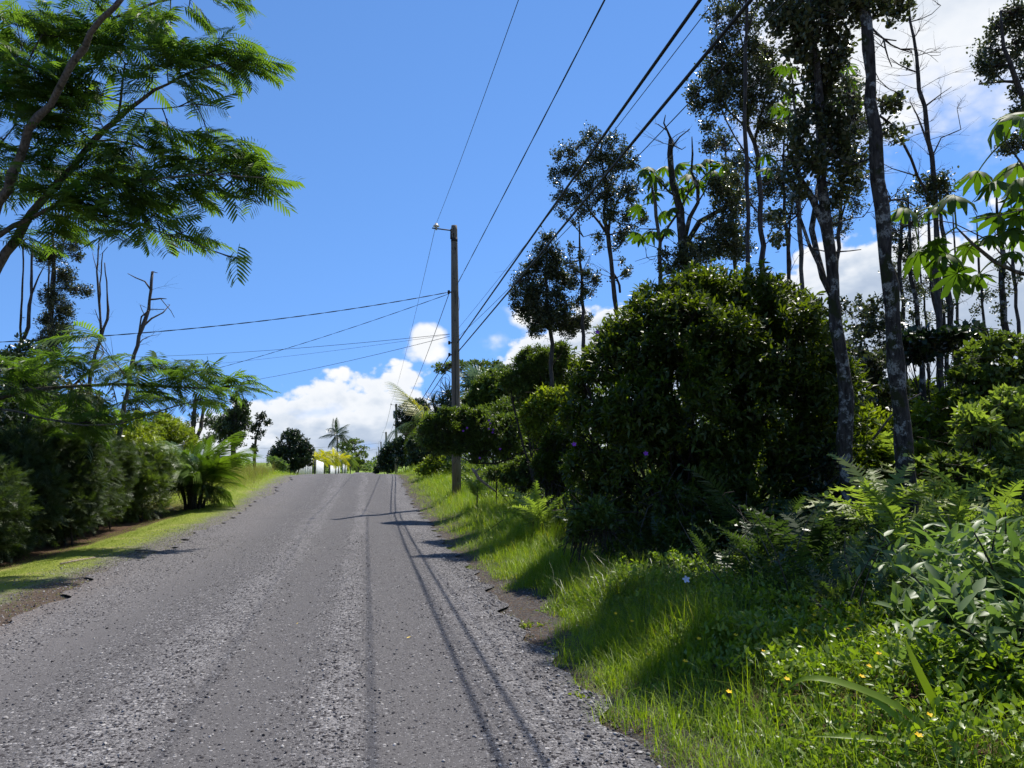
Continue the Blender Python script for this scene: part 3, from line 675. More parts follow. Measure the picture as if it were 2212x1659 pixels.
blobs = [sc1(*b) for b in [(100, 100, 140, 100), (350, 180, 200, 100), (480, 230, 150, 80), (80, 330, 130, 90), (250, 500, 220, 110), (520, 560, 150, 100), (760, 300, 150, 100), (880, 220, 110, 80),
    (700, 60, 130, 60), (1000, 100, 120, 60), (1130, 170, 100, 70), (1250, 80, 110, 50), (1420, 15, 120, 35), (1640, 25, 90, 40), (1180, 390, 130, 80), (1100, 330, 90, 50), (1400, 420, 140, 80), (1540, 340, 120, 70), (1720, 430, 100, 60),
    (1620, 480, 90, 55), (1250, 520, 140, 70), (1330, 620, 100, 70), (1420, 700, 60, 40), (850, 420, 130, 70), (950, 540, 110, 60), (650, 760, 130, 100), (430, 750, 150, 110), (150, 650, 130, 110), (60, 560, 80, 90), (350, 880, 150, 90),
    (560, 920, 130, 90), (950, 780, 90, 45), (850, 930, 140, 75), (1130, 900, 160, 80), (1390, 900, 90, 50), (1580, 960, 100, 60), (1660, 1100, 120, 90), (1740, 1220, 100, 80), (1550, 1080, 140, 75), (1350, 1120, 140, 75), (1200, 1050, 130, 70),
    (850, 1080, 210, 90), (550, 1100, 200, 95), (250, 1060, 150, 80), (60, 1180, 90, 70), (200, 1260, 100, 60), (480, 1250, 200, 90), (780, 1230, 170, 100), (1000, 1250, 140, 100), (950, 1340, 130, 80), (1250, 1280, 110, 80), (1470, 1310, 100, 65),
    (1640, 1290, 70, 50), (700, 1380, 150, 80), (480, 1420, 150, 70), (1050, 1400, 120, 50), (850, 1540, 110, 85), (740, 1500, 60, 65), (1080, 1520, 110, 75), (1260, 1520, 110, 65), (1370, 1590, 70, 50), (380, 1500, 100, 70), (200, 1580, 80, 60), (50, 1530, 60, 50),
    (1600, 1715, 70, 22), (-120, 300, 160, 200), (-150, 800, 150, 200), (-120, 1250, 150, 120)]]
feathery('feathery_tree', 'tall feathery-leaved tree leaning in from the left over the road', 13.5, limbs, blobs, 41, 200, .58, 30)
limbs = [[sc2(-330, 1900, 70), sc2(-260, 1500, 60), sc2(-120, 1180, 45), sc2(150, 1100, 34), sc2(370, 1080, 26), sc2(800, 1055, 20), sc2(1100, 1075, 14), sc2(1450, 1085, 9), sc2(1680, 1050, 5)],
         [sc2(-200, 1250, 22), sc2(0, 1220, 16), sc2(350, 1300, 12), sc2(560, 1330, 8)], [sc2(500, 1070, 14), sc2(640, 930, 12), sc2(700, 840, 9), sc2(640, 720, 6)],
         [sc2(720, 1060, 12), sc2(900, 980, 9), sc2(1050, 920, 6)], [sc2(800, 1440, 12), sc2(900, 1370, 11), sc2(1100, 1240, 9), sc2(1330, 1160, 6)], [sc2(1100, 1075, 9), sc2(1250, 990, 7), sc2(1400, 950, 5)]]
blobs = [sc2(*b) for b in [(620, 720, 110, 40), (560, 750, 70, 30), (640, 800, 50, 40), (420, 900, 130, 50), (650, 900, 140, 50), (880, 900, 140, 50), (800, 960, 180, 50), (1080, 950, 150, 60), (1300, 940, 140, 55), (1430, 1000, 90, 50),
    (1250, 1000, 150, 60), (1620, 1035, 90, 40), (1700, 1060, 60, 40), (1530, 1080, 110, 50), (1100, 1060, 140, 50), (950, 1080, 140, 40), (1330, 1170, 110, 50), (1180, 1150, 120, 50), (700, 1040, 110, 35), (300, 960, 130, 60), (120, 970, 100, 60),
    (60, 900, 60, 40), (620, 1280, 140, 60), (540, 1340, 110, 55), (640, 1370, 80, 45), (780, 1190, 80, 40), (250, 1130, 150, 60), (500, 1140, 110, 40), (450, 1230, 90, 40), (60, 1080, 80, 50), (1000, 1150, 110, 40), (950, 1250, 90, 40)]]
feathery('young_feathery_tree', 'low feathery tree spreading flat sprays above the left hedge', 15.2, limbs, blobs, 42, 95, .55, 28)
# ---- slim trees standing behind the hedge, left
ptree('slim_tree', 'slender bare-stemmed tree with twin trunks at the far left edge', 21, [[sc2(60, 1100, 26), sc2(110, 860, 24), sc2(190, 680, 24), sc2(205, 480, 18), sc2(220, 120, 12)], [sc2(140, 800, 14), sc2(150, 400, 11), sc2(160, 100, 9)],
      [sc2(205, 440, 12), sc2(260, 330, 9), sc2(290, 280, 6)]], [sc2(60, 880, 60, 40), sc2(150, 930, 80, 50), sc2(240, 850, 60, 45)], bare=9, seed=51)
ptree('slim_tree', 'dark column-like tree clothed in small leaves behind the left hedge', 22, [[sc2(350, 1150, 40), sc2(350, 890, 38), sc2(335, 560, 34), sc2(360, 300, 26), sc2(350, 20, 14)], [sc2(315, 900, 14), sc2(310, 500, 12), sc2(325, 30, 9)]],
      [sc2(*b) for b in [(430, 120, 80), (500, 90, 60), (520, 190, 40), (350, 200, 80), (290, 190, 60), (430, 330, 70), (480, 420, 60), (360, 470, 80), (430, 560, 70), (330, 640, 70), (430, 660, 60), (380, 740, 80), (300, 760, 50), (340, 830, 70), (570, 430, 40)]],
      seed=52, bare=5, dens=95)
ptree('dead_tree', 'dead forked grey stems with no leaves left of the snag', 23, [[sc2(600, 1000, 26), sc2(640, 830, 22), sc2(700, 660, 18), (235, 680, 6), sc2(715, 500, 11), sc2(695, 250, 6)], [sc2(650, 720, 18), sc2(655, 560, 15), sc2(640, 300, 11), sc2(660, 90, 7)],
      [sc2(668, 500, 10), sc2(672, 300, 8), sc2(685, 150, 5), sc2(715, 145, 4)], [sc2(640, 280, 6), sc2(615, 190, 4)], [sc2(625, 670, 6), sc2(630, 560, 4)]], bark='bark_dead', seed=53, bare=8, twigr=.004)
ptree('dead_tree', 'gnarled dead snag with broken top standing clear against the sky', 23, [[sc2(780, 1450, 30), sc2(840, 1120, 28), sc2(895, 850, 26), sc2(940, 690, 26), sc2(985, 560, 24), sc2(1000, 430, 18), sc2(1012, 310, 17)],
      [sc2(1000, 400, 13), sc2(985, 370, 11), sc2(935, 355, 9), sc2(890, 345, 7), sc2(848, 322, 4)], [sc2(1005, 525, 12), sc2(1050, 505, 10), sc2(1080, 488, 9), sc2(1105, 490, 4)], [sc2(940, 690, 16), sc2(975, 655, 14), sc2(1030, 600, 11), sc2(1105, 580, 9), sc2(1128, 530, 4)],
      [sc2(1105, 585, 6), sc2(1140, 590, 5), sc2(1158, 615, 3)], [sc2(930, 720, 14), sc2(935, 610, 12), sc2(985, 570, 10)], [sc2(1000, 560, 7), sc2(1090, 560, 5)], [sc2(960, 600, 6), sc2(930, 530, 4)], [sc2(925, 780, 7), sc2(960, 740, 5), sc2(1040, 730, 4)],
      [sc2(1012, 318, 10), sc2(1046, 318, 4)]], bark='bark_dead', seed=54, bare=8, twigr=.004)
# ---- trees beyond the palm
ptree('leafy_tree', 'pair of grey trunks with sparse leaves behind the palm clump', 40, [[sc2(1285, 1560, 36), sc2(1280, 1400, 32), sc2(1290, 1200, 26), sc2(1300, 1120, 14)], [sc2(1345, 1500, 28), sc2(1345, 1350, 26), sc2(1355, 1200, 18)]],
      [sc2(*b) for b in [(1230, 1350, 40), (1240, 1460, 50), (1280, 1290, 40), (1390, 1300, 45), (1400, 1410, 40), (1330, 1440, 50), (1290, 1180, 40), (1350, 1170, 40)]], mat='ohia_far', leaf=.10, per=12, dens=22, seed=55, spread=.25, twigr=.012)
ptree('leafy_tree', 'dense dark tree with ragged crown left of the cloud bank', 42, [[sc2(1550, 1560, 36), sc2(1555, 1400, 34), sc2(1560, 1250, 28), sc2(1570, 1120, 12)], [sc2(1575, 1350, 14), sc2(1650, 1270, 8)]],
      [sc2(*b) for b in [(1530, 1280, 70), (1600, 1230, 55), (1500, 1360, 70), (1440, 1320, 45), (1570, 1370, 60), (1620, 1300, 50), (1560, 1150, 30), (1630, 1190, 30), (1580, 1430, 50), (1460, 1400, 40)]], mat='ohia_far', leaf=.11, per=14, dens=42, seed=56, spread=.28, twigr=.014)
ptree('leafy_tree', 'small wind-shaped tree beside the dense dark tree', 44, [[sc2(1690, 1540, 18), sc2(1692, 1450, 16), sc2(1715, 1360, 12), sc2(1740, 1300, 8)], [sc2(1620, 1310, 9), sc2(1700, 1270, 7), sc2(1740, 1250, 5)]],
      [sc2(*b) for b in [(1740, 1270, 40, 22), (1780, 1310, 28, 14), (1700, 1330, 32, 25), (1740, 1370, 35, 20), (1700, 1400, 30, 20), (1670, 1350, 26, 20), (1690, 1480, 24, 22)]], mat='dark', leaf=.11, per=14, dens=45, seed=57, spread=.25, twigr=.012)
ptree('leafy_tree', 'pale sparse-leaved tree left of the leaning fence post', 30, [[sc2(1010, 1560, 26), sc2(1030, 1400, 22), sc2(1060, 1260, 14)]],
      [sc2(*b) for b in [(1060, 1280, 60), (1000, 1340, 60), (1080, 1390, 50), (980, 1430, 50), (930, 1330, 50), (1040, 1440, 60), (900, 1250, 60), (880, 1140, 50)]], mat='ohia_far', leaf=.08, per=14, dens=42, seed=58, spread=.2, twigr=.01)
b = [Wb(628, 965, 58, 34, 36), Wb(628, 990, 58, 40, 28), Wb(605, 985, 58, 26, 24), Wb(652, 985, 58, 24, 26), Wb(627, 942, 58, 14, 16), Wb(645, 960, 58, 20, 20), Wb(661, 958, 58, 8, 10)]
shrub('round_tree', 'solitary dark rounded tree on the left crest before the pale fence', b, 2600, 'dark', .16, 9, T_OV, 59, 'tree', spread=.2, stems=4, stemr=.06)
b = [Wb(592, 1000, 52, 16, 14), Wb(606, 1006, 52, 14, 12)]
shrub('shrub', 'pale leafy bush leaning on the solitary dark tree', b, 260, 'plant', .14, 8, T_OV, 60, spread=.2, stems=2)
# ---- tall dark thicket behind the fence (each shrub its own thing)
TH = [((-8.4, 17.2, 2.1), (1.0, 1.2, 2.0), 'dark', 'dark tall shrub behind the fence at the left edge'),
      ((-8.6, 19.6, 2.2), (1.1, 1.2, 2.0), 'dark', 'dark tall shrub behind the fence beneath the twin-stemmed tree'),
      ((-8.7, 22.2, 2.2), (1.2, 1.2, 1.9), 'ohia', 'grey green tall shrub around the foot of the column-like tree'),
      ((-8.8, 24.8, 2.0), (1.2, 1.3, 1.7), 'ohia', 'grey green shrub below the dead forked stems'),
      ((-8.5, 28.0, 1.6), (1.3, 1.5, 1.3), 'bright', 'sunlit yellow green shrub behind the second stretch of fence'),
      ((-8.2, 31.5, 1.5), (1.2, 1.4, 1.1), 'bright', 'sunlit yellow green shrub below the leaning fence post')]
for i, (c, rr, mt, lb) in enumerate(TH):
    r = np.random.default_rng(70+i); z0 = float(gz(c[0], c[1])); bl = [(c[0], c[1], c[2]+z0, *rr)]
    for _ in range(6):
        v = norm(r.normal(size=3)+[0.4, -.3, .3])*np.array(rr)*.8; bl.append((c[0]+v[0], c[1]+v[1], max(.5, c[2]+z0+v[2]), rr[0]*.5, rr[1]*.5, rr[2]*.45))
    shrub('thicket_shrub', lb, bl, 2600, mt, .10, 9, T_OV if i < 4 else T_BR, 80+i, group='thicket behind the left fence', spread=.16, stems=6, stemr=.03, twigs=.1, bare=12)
# ---- clipped feathery hedge shrubs in front of the fence
HD = [(-6.3, 12.3, 0, .95, 1.05, 'dark feathery hedge shrub cut off by the left edge of the picture'), (-6.25, 14.0, 0, .95, 1.1, 'second dark feathery hedge shrub from the left edge, bulging low'),
      (-6.4, 15.8, 0, .95, 1.35, 'dark feathery hedge shrub third from the left edge'), (-6.35, 17.5, 0, .95, 1.6, 'tallest dark feathery hedge shrub in the middle of the hedge'),
      (-6.45, 19.2, 0, .95, 1.55, 'dark hedge shrub beside the bare brown earth patch'), (-6.5, 20.8, 0, .9, 1.5, 'hedge shrub ending the dark run before the sunlit one'),
      (-6.2, 23.0, 0, 1.0, 1.25, 'lighter green sunlit hedge shrub left of the palm clump')]
for i, (x, y, zc, rw, h, lb) in enumerate(HD):
    r = np.random.default_rng(90+i); bl = []; h *= 1.3; rw *= .98; x -= .22
    for _ in range(9):
        a = r.random()*2*PI; q = r.random()**.5*.62; zz = .3+r.random()*(h-.25); w = rw*(.62-.18*zz/h)
        bl.append((x+math.cos(a)*q*rw*.8, y+math.sin(a)*q*rw*1.1, zz+float(gz(x, y)), w, w*1.15, .42))
    bl.append((x, y, h*.62, rw*.8, rw*.9, h*.55))
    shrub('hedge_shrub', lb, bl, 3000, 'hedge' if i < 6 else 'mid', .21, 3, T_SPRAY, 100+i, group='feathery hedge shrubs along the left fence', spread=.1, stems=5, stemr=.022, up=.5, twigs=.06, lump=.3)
# ---- chain-link fence
def fence(pts, h, label, post_mat='steel'):
    P = np.array([(x, y, float(gz(x, y))) for x, y in pts]); base = P[0]
    t = thing('chain_link_fence', label, 'fence', base)
    top = P+[0, 0, h]
    for i in range(len(P)-1): MB().tube([top[i], top[i+1]], .021, 8).build('rail', M['steel'], t, base)
    for p in P: MB().tube([p-[0, 0, .1], p+[0, 0, h+.04]], .026, 8).build('post', M['steel'], t, base)
    for i in range(len(P)-1):
        a, b_ = P[i], P[i+1]; L = np.linalg.norm((b_-a)[:2]); mb = MB(); s = .075
        for k in range(int((L+h)/s)):
            for sg in (0, 1):
                u0 = k*s-h; u1 = k*s; z0, z1 = 0, h
                if u0 < 0: z0 = -u0; u0 = 0
                if u1 > L: z1 = h-(u1-L); u1 = L
                if u1 <= u0: continue
                if sg: u0, u1 = L-u0, L-u1
                q0 = a+(b_-a)*u0/L+[.003*sg, 0, z0+.04]; q1 = a+(b_-a)*u1/L+[.003*sg, 0, z1]
                mb.tube([q0, q1], .0022, 3, .5, False)
        mb.build('wire_mesh', M['steel'], t, base)
    return t
fence([(-7.05, 12.0), (-7.05, 15.0), (-7.05, 18.0), (-7.05, 21.0)], 1.55, 'galvanised chain link fence showing above the dark hedge')
fence([(-7.15, 22.4), (-7.15, 25.4), (-7.15, 28.4), (-7.15, 31.4)], 1.8, 'further chain link fence section on the rise by the weathered post')
p = W(366, 1000, 32.); g0 = float(gz(p[0], p[1])); tp = W(366, 931, 32.)
o = MB().tube([(p[0], p[1], g0-.2), (p[0]-.01, p[1], g0+1.2), (tp[0], tp[1], tp[2]*.5+g0*.5), tp], [.10, .095, .09, .08], 9).build('fence_post', M['bark_dead'], None, (p[0], p[1], g0))
tag(o, 'tall weathered wooden post rising above the chain link fence', 'post')
# ---- palms
FR = [tmpl_mesh('frond', T, M['palm'], .3+.25*i) for i, T in enumerate(T_FROND)]
FRY = [tmpl_mesh('frond', T, M['ypalm'], .2+.35*i) for i, T in enumerate(T_FROND)]
FRD = [tmpl_mesh('frond', T, M['dark'], .3+.25*i) for i, T in enumerate(T_FROND)]
FRC = [tmpl_mesh('frond', T, M['mid'], .3+.25*i) for i, T in enumerate(T_FROND)]
def palm_fronds(t, c, n, L, r, meshes, lo=-.2, hi=1.3, az0=None):
    for i in range(n):
        a = 2*PI*(i+.6*r.random())/n*1.618*3 if az0 is None else az0[i]
        e = lo+(hi-lo)*((i+.5)/n)+.1*r.normal()
        dr = np.array([math.cos(a)*math.cos(e), math.sin(a)*math.cos(e), math.sin(e)])
        R = frames(dr[None], (np.array([0, 0, 1.])+.25*r.normal(size=3)-.2*dr)[None])[0]
        put('frond', meshes[i % 3], t, c, R, L*(.75+.45*r.random()))
r = np.random.default_rng(120); pb = ground_pt(-5.5, 25.6)
t = thing('palm_clump', 'clumping feather palm with arching glossy fronds on the left lawn', 'palm', pb)
for i in range(11):
    a = i*2.4; q = .12+.16*r.random(); h = .5+.7*r.random(); f = np.array([math.cos(a)*q, math.sin(a)*q, 0]); e = f*1.9+[0, 0, h]
    MB().tube([f-[0, 0, .08], f*1.3+[0, 0, h*.5], e], [.055, .045, .032], 7).build('stem', M['bark'], t)
    palm_fronds(t, e, 4, 1.25, r, FR, .15, 1.35)
palm_fronds(t, np.array([0, 0, 1.0]), 8, 1.6, r, FR, .55, 1.35)
palm_fronds(t, np.array([0, 0, .75]), 7, 1.1, r, FR, -.25, .35)
b = [(-5.4, 25.4, .75, .55, .5, .45), (-5.0, 25.3, .6, .4, .4, .35), (-6.0, 25.5, .9, .5, .5, .5)]
shrub('shrub', 'fine-leaved low shrub growing through the foot of the palm clump', b, 500, 'hedge', .13, 4, T_SPRAY, 121, spread=.1, stems=3)
# ---- things beyond the crest on the left
for i, (d0, d1, x0, x1, h) in enumerate([(66, 70.5, -6.1, -5.1, 2.0), (76, 84, -5.1, -4.85, 1.9), (100, 112, -4.9, -4.85, 1.75), (118, 134, -4.95, -4.9, 1.75), (150, 153, -5.0, -4.3, 1.95)]):
    a = ground_pt(x0, d0); c = ground_pt(x1, d1); lab = ['pale board fence panel nearest, half hidden by the dark tree', 'broad pale board fence panel in the middle of the row', 'third pale board fence panel below the yellow palms',
        'fourth pale board fence panel below the yellow palms', 'last narrow pale fence panel where the road ends'][i]
    t = thing('board_fence', lab, 'fence', a, 'pale fence panels beyond the crest'); nb = 9; dr = (c-a); R = frames(dr[None], np.array([[0, 0, 1.]]))[0]; L = np.linalg.norm(dr)
    pm = MB().box((0, 0, 0), (L/nb*.96, .03, h)).mesh('board', M['white'], smooth=False)
    for k in range(nb): put('board', pm, t, (dr*(k+.5)/nb)+[0, .004*(k % 2), h/2+.03*math.sin(k*2.1)], R)
    for k in (0, 1): MB().box((0, 0, h*.52), (.16, .16, h*1.06)).build('post', M['bark'], t).location = Vector(dr*k*1.02+[-.12, -.1, 0])
r = np.random.default_rng(130)
for i, (sx, d, h, L) in enumerate([(676, 86, 1.6, 1.5), (690, 92, 1.9, 1.6), (702, 97, 1.7, 1.6), (716, 103, 2.0, 1.8), (731, 110, 2.1, 1.8), (744, 118, 2.2, 2.0), (757, 124, 2.2, 2.0), (768, 132, 2.0, 2.2)]):
    p = W(sx, 1000, d); p = ground_pt(p[0]-.9, p[1]); dk = i > 5
    t = thing('small_palm', ['leftmost small yellow green palm', 'second small yellow palm', 'third small yellow palm', 'fourth small yellow palm', 'fifth small yellow palm', 'sixth small yellow palm', 'dull green small palm right of the yellow ones', 'last dull green small palm'][i]+' behind the pale fence panels', 'palm', p, 'small palms behind the pale fence')
    h += .75
    MB().tube([(0, 0, -.1), (.05, 0, h*.6), (.08, 0, h)], [.10, .08, .06], 7).build('trunk', M['bark_pale'], t)
    palm_fronds(t, np.array([.08, 0, h]), 18, L*.8, r, FRC if dk else FRY, -.3, 1.35)
p = W(727, 990, 170); p = ground_pt(p[0], p[1]); top = W(727, 942, 170)[2]-p[2]
t = thing('coconut_palm', 'tall coconut palm rising behind the yellow palms', 'palm', p)
MB().tube([(0, 0, -.1), (.15, 0, top*.4), (.1, 0, top*.75), (0, 0, top)], [.24, .17, .15, .13], 8).build('trunk', M['bark_pale'], t)
palm_fronds(t, np.array([0, 0, top]), 18, 2.9, r, FRD, -.5, 1.25)
ptree('umbrella_tree', 'distant broad tree with layered flat crown over the end of the road', 230, [[(772, 1010, 7), (771, 990, 5.5), (766, 972, 4)], [(770, 988, 3.5), (780, 972, 2)], [(769, 985, 3), (752, 968, 2)]],
      [(748, 957, 14, 4), (768, 952, 15, 4), (785, 966, 12, 3.5), (760, 968, 15, 4), (778, 978, 14, 4), (747, 976, 13, 4), (790, 985, 9, 3), (762, 990, 18, 6), (780, 996, 14, 6), (752, 1000, 16, 7), (774, 1008, 16, 7), (790, 1014, 8, 4)],
      mat='mid', leaf=.55, per=10, dens=3.2, seed=131, spread=.8, twigr=.06, tmpl=T_OV)
ptree('umbrella_tree', 'distant flat-topped tree just behind the coconut palm', 200, [[(742, 1005, 5), (741, 975, 3.5), (742, 962, 2.5)]], [(741, 958, 12, 3), (752, 962, 9, 3), (735, 964, 9, 3), (745, 970, 10, 3)], mat='mid', leaf=.5, per=10, dens=4, seed=132, spread=.7, twigr=.05, tmpl=T_OV)
# ================================================================ right side: poles and cables
def pole(label, sx, d, sy_top, r0, r1, simple=False, lean=0.):
    b = W(sx, 1040, d); b = ground_pt(b[0], b[1]); top = W(sx+lean, sy_top, d); top = np.array([top[0], top[1], top[2]])
    t = thing('utility_pole', label, 'utility pole', b, 'utility poles along the right side of the road')
    ax = (top-b); pts = [b-[0, 0, .3]]+[b+ax*q for q in (.25, .5, .75, .985, 1)]
    MB().tube(pts, [r0*1.03, r0, r0*.75+r1*.25, (r0+r1)/2, r1*1.02, r1*.9], 14).build('shaft', M['pole'], t, b)
    hd = np.array([-1., 0, 0])
    def loc(h, side=-1, out=0.): return b+ax*(h/ax[2])+hd*(-side)*(r1+out) if side > 0 else b+ax*(h/ax[2])+hd*(r1+out)
    H = ax[2]
    arm0 = loc(H-.18); arm1 = arm0+hd*.62+[0, 0, .05]
    br = MB().tube([arm0-hd*.1, arm1+hd*.02], .022, 6).box(arm0+hd*.01-[0, 0, .12], (.03, .06, .34)).build('bracket', M['rust'], t, b)
    i0 = arm1+[.12, 0, .0]
    ins = MB().tube([i0+[0, 0, -.06], i0+[0, 0, .03], i0+[0, 0, .06], i0+[0, 0, .10], i0+[0, 0, .12], i0+[0, 0, .17]], [.03, .03, .11, .095, .05, .05], 12).build('insulator', M['porc'], t, b)
    if not simple:
        MB().tube([b+ax*((H-.55)/H), b+ax*((H-.42)/H)], r1*1.09, 14).build('band', M['rust'], t, b)
        for h in (H-.12, H-.3, H-.95, H-1.8, H-3.2, H-4.6): MB().tube([b+ax*(h/H)-FW*r1*.8, b+ax*(h/H)-FW*(r1+.05)], .014, 6).build('bolt', M['rust'], t, b)
        for h in (H-2.25, H-3.95, H-4.35, H-4.7): MB().tube([loc(h)-hd*.05, loc(h)+hd*.13], .026, 6).box(loc(h)+hd*.1, (.07, .09, .11)).build('clamp', M['rust'], t, b)
        for k, (h, q) in enumerate(((H-5.05, .22), (H-5.2, .28))):
            a = np.linspace(0, 2*PI, 22); c = loc(h)+hd*(.22+.03*k)-[0, .02*k, q*.7]
            MB().tube(c+np.stack([np.cos(a)*q*.62, .1*np.sin(a*1.0+k), np.sin(a)*q], -1), .007, 5, .5, False).build('cable_coil', M['wire'], t, b)
        for k in range(3):
            q0 = b+ax*((H-2.2)/H)-FW*(r1+.02)+RT*(-.05+.06*k); q1 = q0-[0, 0, .45+.12*k]+RT*.08
            MB().tube(bez(q0, (q0+q1)/2+RT*.1-FW*.06, q1, 8), .007, 5, .5, False).build('wire_tail', M['wire'], t, b)
        q0 = b+ax*((H-4.2)/H)-FW*(r0+.01); q1 = b+ax*(.32)-FW*(r0+.015)
        MB().tube(np.linspace(q0, q1, 6), .011, 5).build('ground_wire', M['wire'], t, b)
    elif d < 110:
        MB().tube([loc(H-.9)+hd*.1, loc(H-1.9)+hd*.1], .16, 10).build('equipment_can', M['greywood'], t, b)
    return dict(b=b, ax=ax, H=H, ins=i0+[0, 0, .17], at=lambda h, o=0.: b+ax*(h/H)+hd*(r1*1.1+.08+o))
PL = [pole('nearest tall weathered wooden utility pole on the right bank', 987, 25.0, 487, .15, .105, lean=-6)]
for lb, sx, d, sy in [('second utility pole, standing beyond the crest', 856, 95, 872), ('third utility pole down the road', 834, 175, 933), ('fourth utility pole down the road', 823, 255, 954), ('fifth distant utility pole down the road', 818, 335, 965),
                      ('sixth distant utility pole down the road', 814, 415, 976), ('last tiny utility pole at the end of the line', 810, 495, 987)]:
    PL.append(pole(lb, sx, d, sy, .2 if d < 100 else .24, .14 if d < 100 else .2, True))
def span(a, b, s, n=36):
    u = np.linspace(0, 1, n)[:, None]; p = a+(b-a)*u; p[:, 2] -= (4*s*u*(1-u))[:, 0]; return p
def cable(pts, r, label, sides=6, twist=False, group=None):
    mb = MB(); pts = np.asarray(pts)
    if twist:
        n = max(60, len(pts)*6); q = np.linspace(0, len(pts)-1, n); P = np.stack([np.interp(q, np.arange(len(pts)), pts[:, k]) for k in range(3)], -1); a = np.linspace(0, n*.42, n)
        for s in (0, PI): mb.tube(P+np.stack([0*a, np.cos(a+s), np.sin(a+s)], -1)*r*.8, r*.75, 5, .5, False)
    else: mb.tube(pts, r, sides, .5, False)
    o = mb.build('power_cable', M['wire'], None, pts[0]); return tag(o, label, 'cable', group or 'overhead cables')
p1 = PL[0]
def toward_camera(a, sx, yb=-42., rb=None):
    """cable from point a on the pole, over the camera's right shoulder, leaving the picture at the top at sx"""
    dr = W(sx, 0, 1.)-CAM; xb = a[0] if rb is None else rb
    t_ = a[0]/dr[0]
    for _ in range(30):
        y = dr[1]*t_; x = a[0]+(xb-a[0])*(a[1]-y)/(a[1]-yb); t_ = x/dr[0]
    q = CAM+dr*t_; u = (a[1]-q[1])/(a[1]-yb); s = (a[2]-q[2])/(4*u*(1-u)); return span(a, np.array([xb, yb, a[2]]), s, 50)
A_pri = p1['ins']; A2 = p1['at'](p1['H']-2.25); A3 = p1['at'](p1['H']-3.95); A4 = p1['at'](p1['H']-4.35)
A2r = A2+[.26, -.12, .25]; A3r = A3+[.26, -.16, .0]; A4r = A4+[.28, -.16, .1]
cable(toward_camera(A_pri, 1120), .006, 'thin primary wire from the pole-top insulator up out of the picture')
cable(toward_camera(A2r, 1306), .011, 'medium black cable rising steeply right of the thin primary wire', twist=True)
cable(toward_camera(A3r, 1512), .018, 'thick black cable, upper of the two heaviest, sweeping overhead', 8)
cable(toward_camera(A4r, 1622), .017, 'thick black cable, lower of the two heaviest, nearest the trees', 8)
cable(toward_camera(A3r+[0, 0, .45], 1545, rb=A3r[0]+.3), .0045, 'thin wire between the two heaviest cables overhead')
cable(toward_camera(A4r+[0, 0, .5], 1700, rb=A4r[0]+.6), .0055, 'thin wire crossing in front of the ohia crowns, right of the heaviest cables')
for i, (h0, h1, s, r_, lb) in enumerate([(None, None, .6, .006, 'thin primary wire running on from the nearest pole down the road'), (2.3, 2.2, .9, .009, 'medium cable running on from the nearest pole to the second'),
                                        (4.35, 3.6, .5, .014, 'heavy cable, upper, between nearest and second pole'), (4.7, 4.0, .5, .013, 'heavy cable, lower, between nearest and second pole')]):
    a = A_pri if h0 is None else p1['at'](p1['H']-h0); b_ = PL[1]['ins'] if h1 is None else PL[1]['at'](PL[1]['H']-h1)
    cable(span(a, b_, s), r_*1.3, lb, 5)
for k in range(1, 6):
    w_ = ['second', 'third', 'fourth', 'fifth', 'sixth', 'last']
    for h, lb in ((None, 'far top wire from the %s pole to the %s'), (2.2, 'far lower cable from the %s pole to the %s')):
        a = PL[k]['ins'] if h is None else PL[k]['at'](PL[k]['H']-h); b_ = PL[k+1]['ins'] if h is None else PL[k+1]['at'](PL[k+1]['H']-h)
        cable(span(a, b_, .8, 16), .02, lb % (w_[k-1], w_[k]), 4)
# house drops to the left
for a, e, d, s, r_, tw, lb in [(A2, (-260, 748), 18, .35, .011, True, 'twisted service cable, uppermost of those crossing to the far left'), (A2-[0, 0, .06], (300, 836), 38, .25, .008, True, 'service cable slanting down steeply from the same clamp to the left'),
                               (A3+[0, 0, .3], (200, 772), 40, .2, .008, False, 'upper of three service wires fanning left from the lower clamp'), (A3+[0, 0, .28], (250, 800), 42, .2, .005, False, 'thinnest middle service wire fanning left from the lower clamp'),
                               (A3+[0, 0, .22], (430, 838), 44, .2, .008, False, 'lowest of three service wires fanning left from the lower clamp')]:
    cable(span(a, W(e[0], e[1], d), s), r_, lb, 6, tw)
b_ = PL[3]['at'](PL[3]['H']-.5); cable(span(W(560, 968, 240), b_, .6), .03, 'far cable crossing the road above the yellow palms', 4)
b_ = PL[4]['at'](PL[4]['H']-1.); cable(span(W(640, 985, 320), b_, .6), .035, 'lower far cable crossing the road beyond the coconut palm', 4)
# ================================================================ right side: shrubs behind and round the pole
def pshrub(label, d, bl, n, mat, leaf=.1, per=8, tmpl=T_TB, seed=1, cat='shrub', **kw):
    return shrub(kw.pop('name', 'shrub'), label, [Wb(x, y, d+.3*px2m(rr, d)*math.sin(i*2.4), rr, (q[0] if q else None)) for i, (x, y, rr, *q) in enumerate(bl)], n, mat, leaf, per, tmpl, seed, cat, **kw)
ptree('umbrella_tree', 'flat-topped umbrella tree far behind the nearest pole', 75, [[(1075, 900, 14), (1062, 860, 10), (1050, 830, 7), (1040, 800, 4)], [(1056, 850, 6), (1010, 818, 4), (965, 800, 2.5)], [(1052, 840, 5), (1085, 800, 3)], [(1050, 830, 4), (990, 800, 2.5)]],
      [(962, 790, 24, 6), (1000, 784, 26, 5), (1035, 783, 22, 5), (1068, 786, 22, 6), (1092, 795, 18, 6), (985, 798, 18, 4), (1045, 797, 24, 5), (950, 800, 12, 4), (1100, 808, 16, 6)], mat='mid', leaf=.26, per=12, dens=16, seed=140, spread=.4, twigr=.025, tmpl=T_OV)
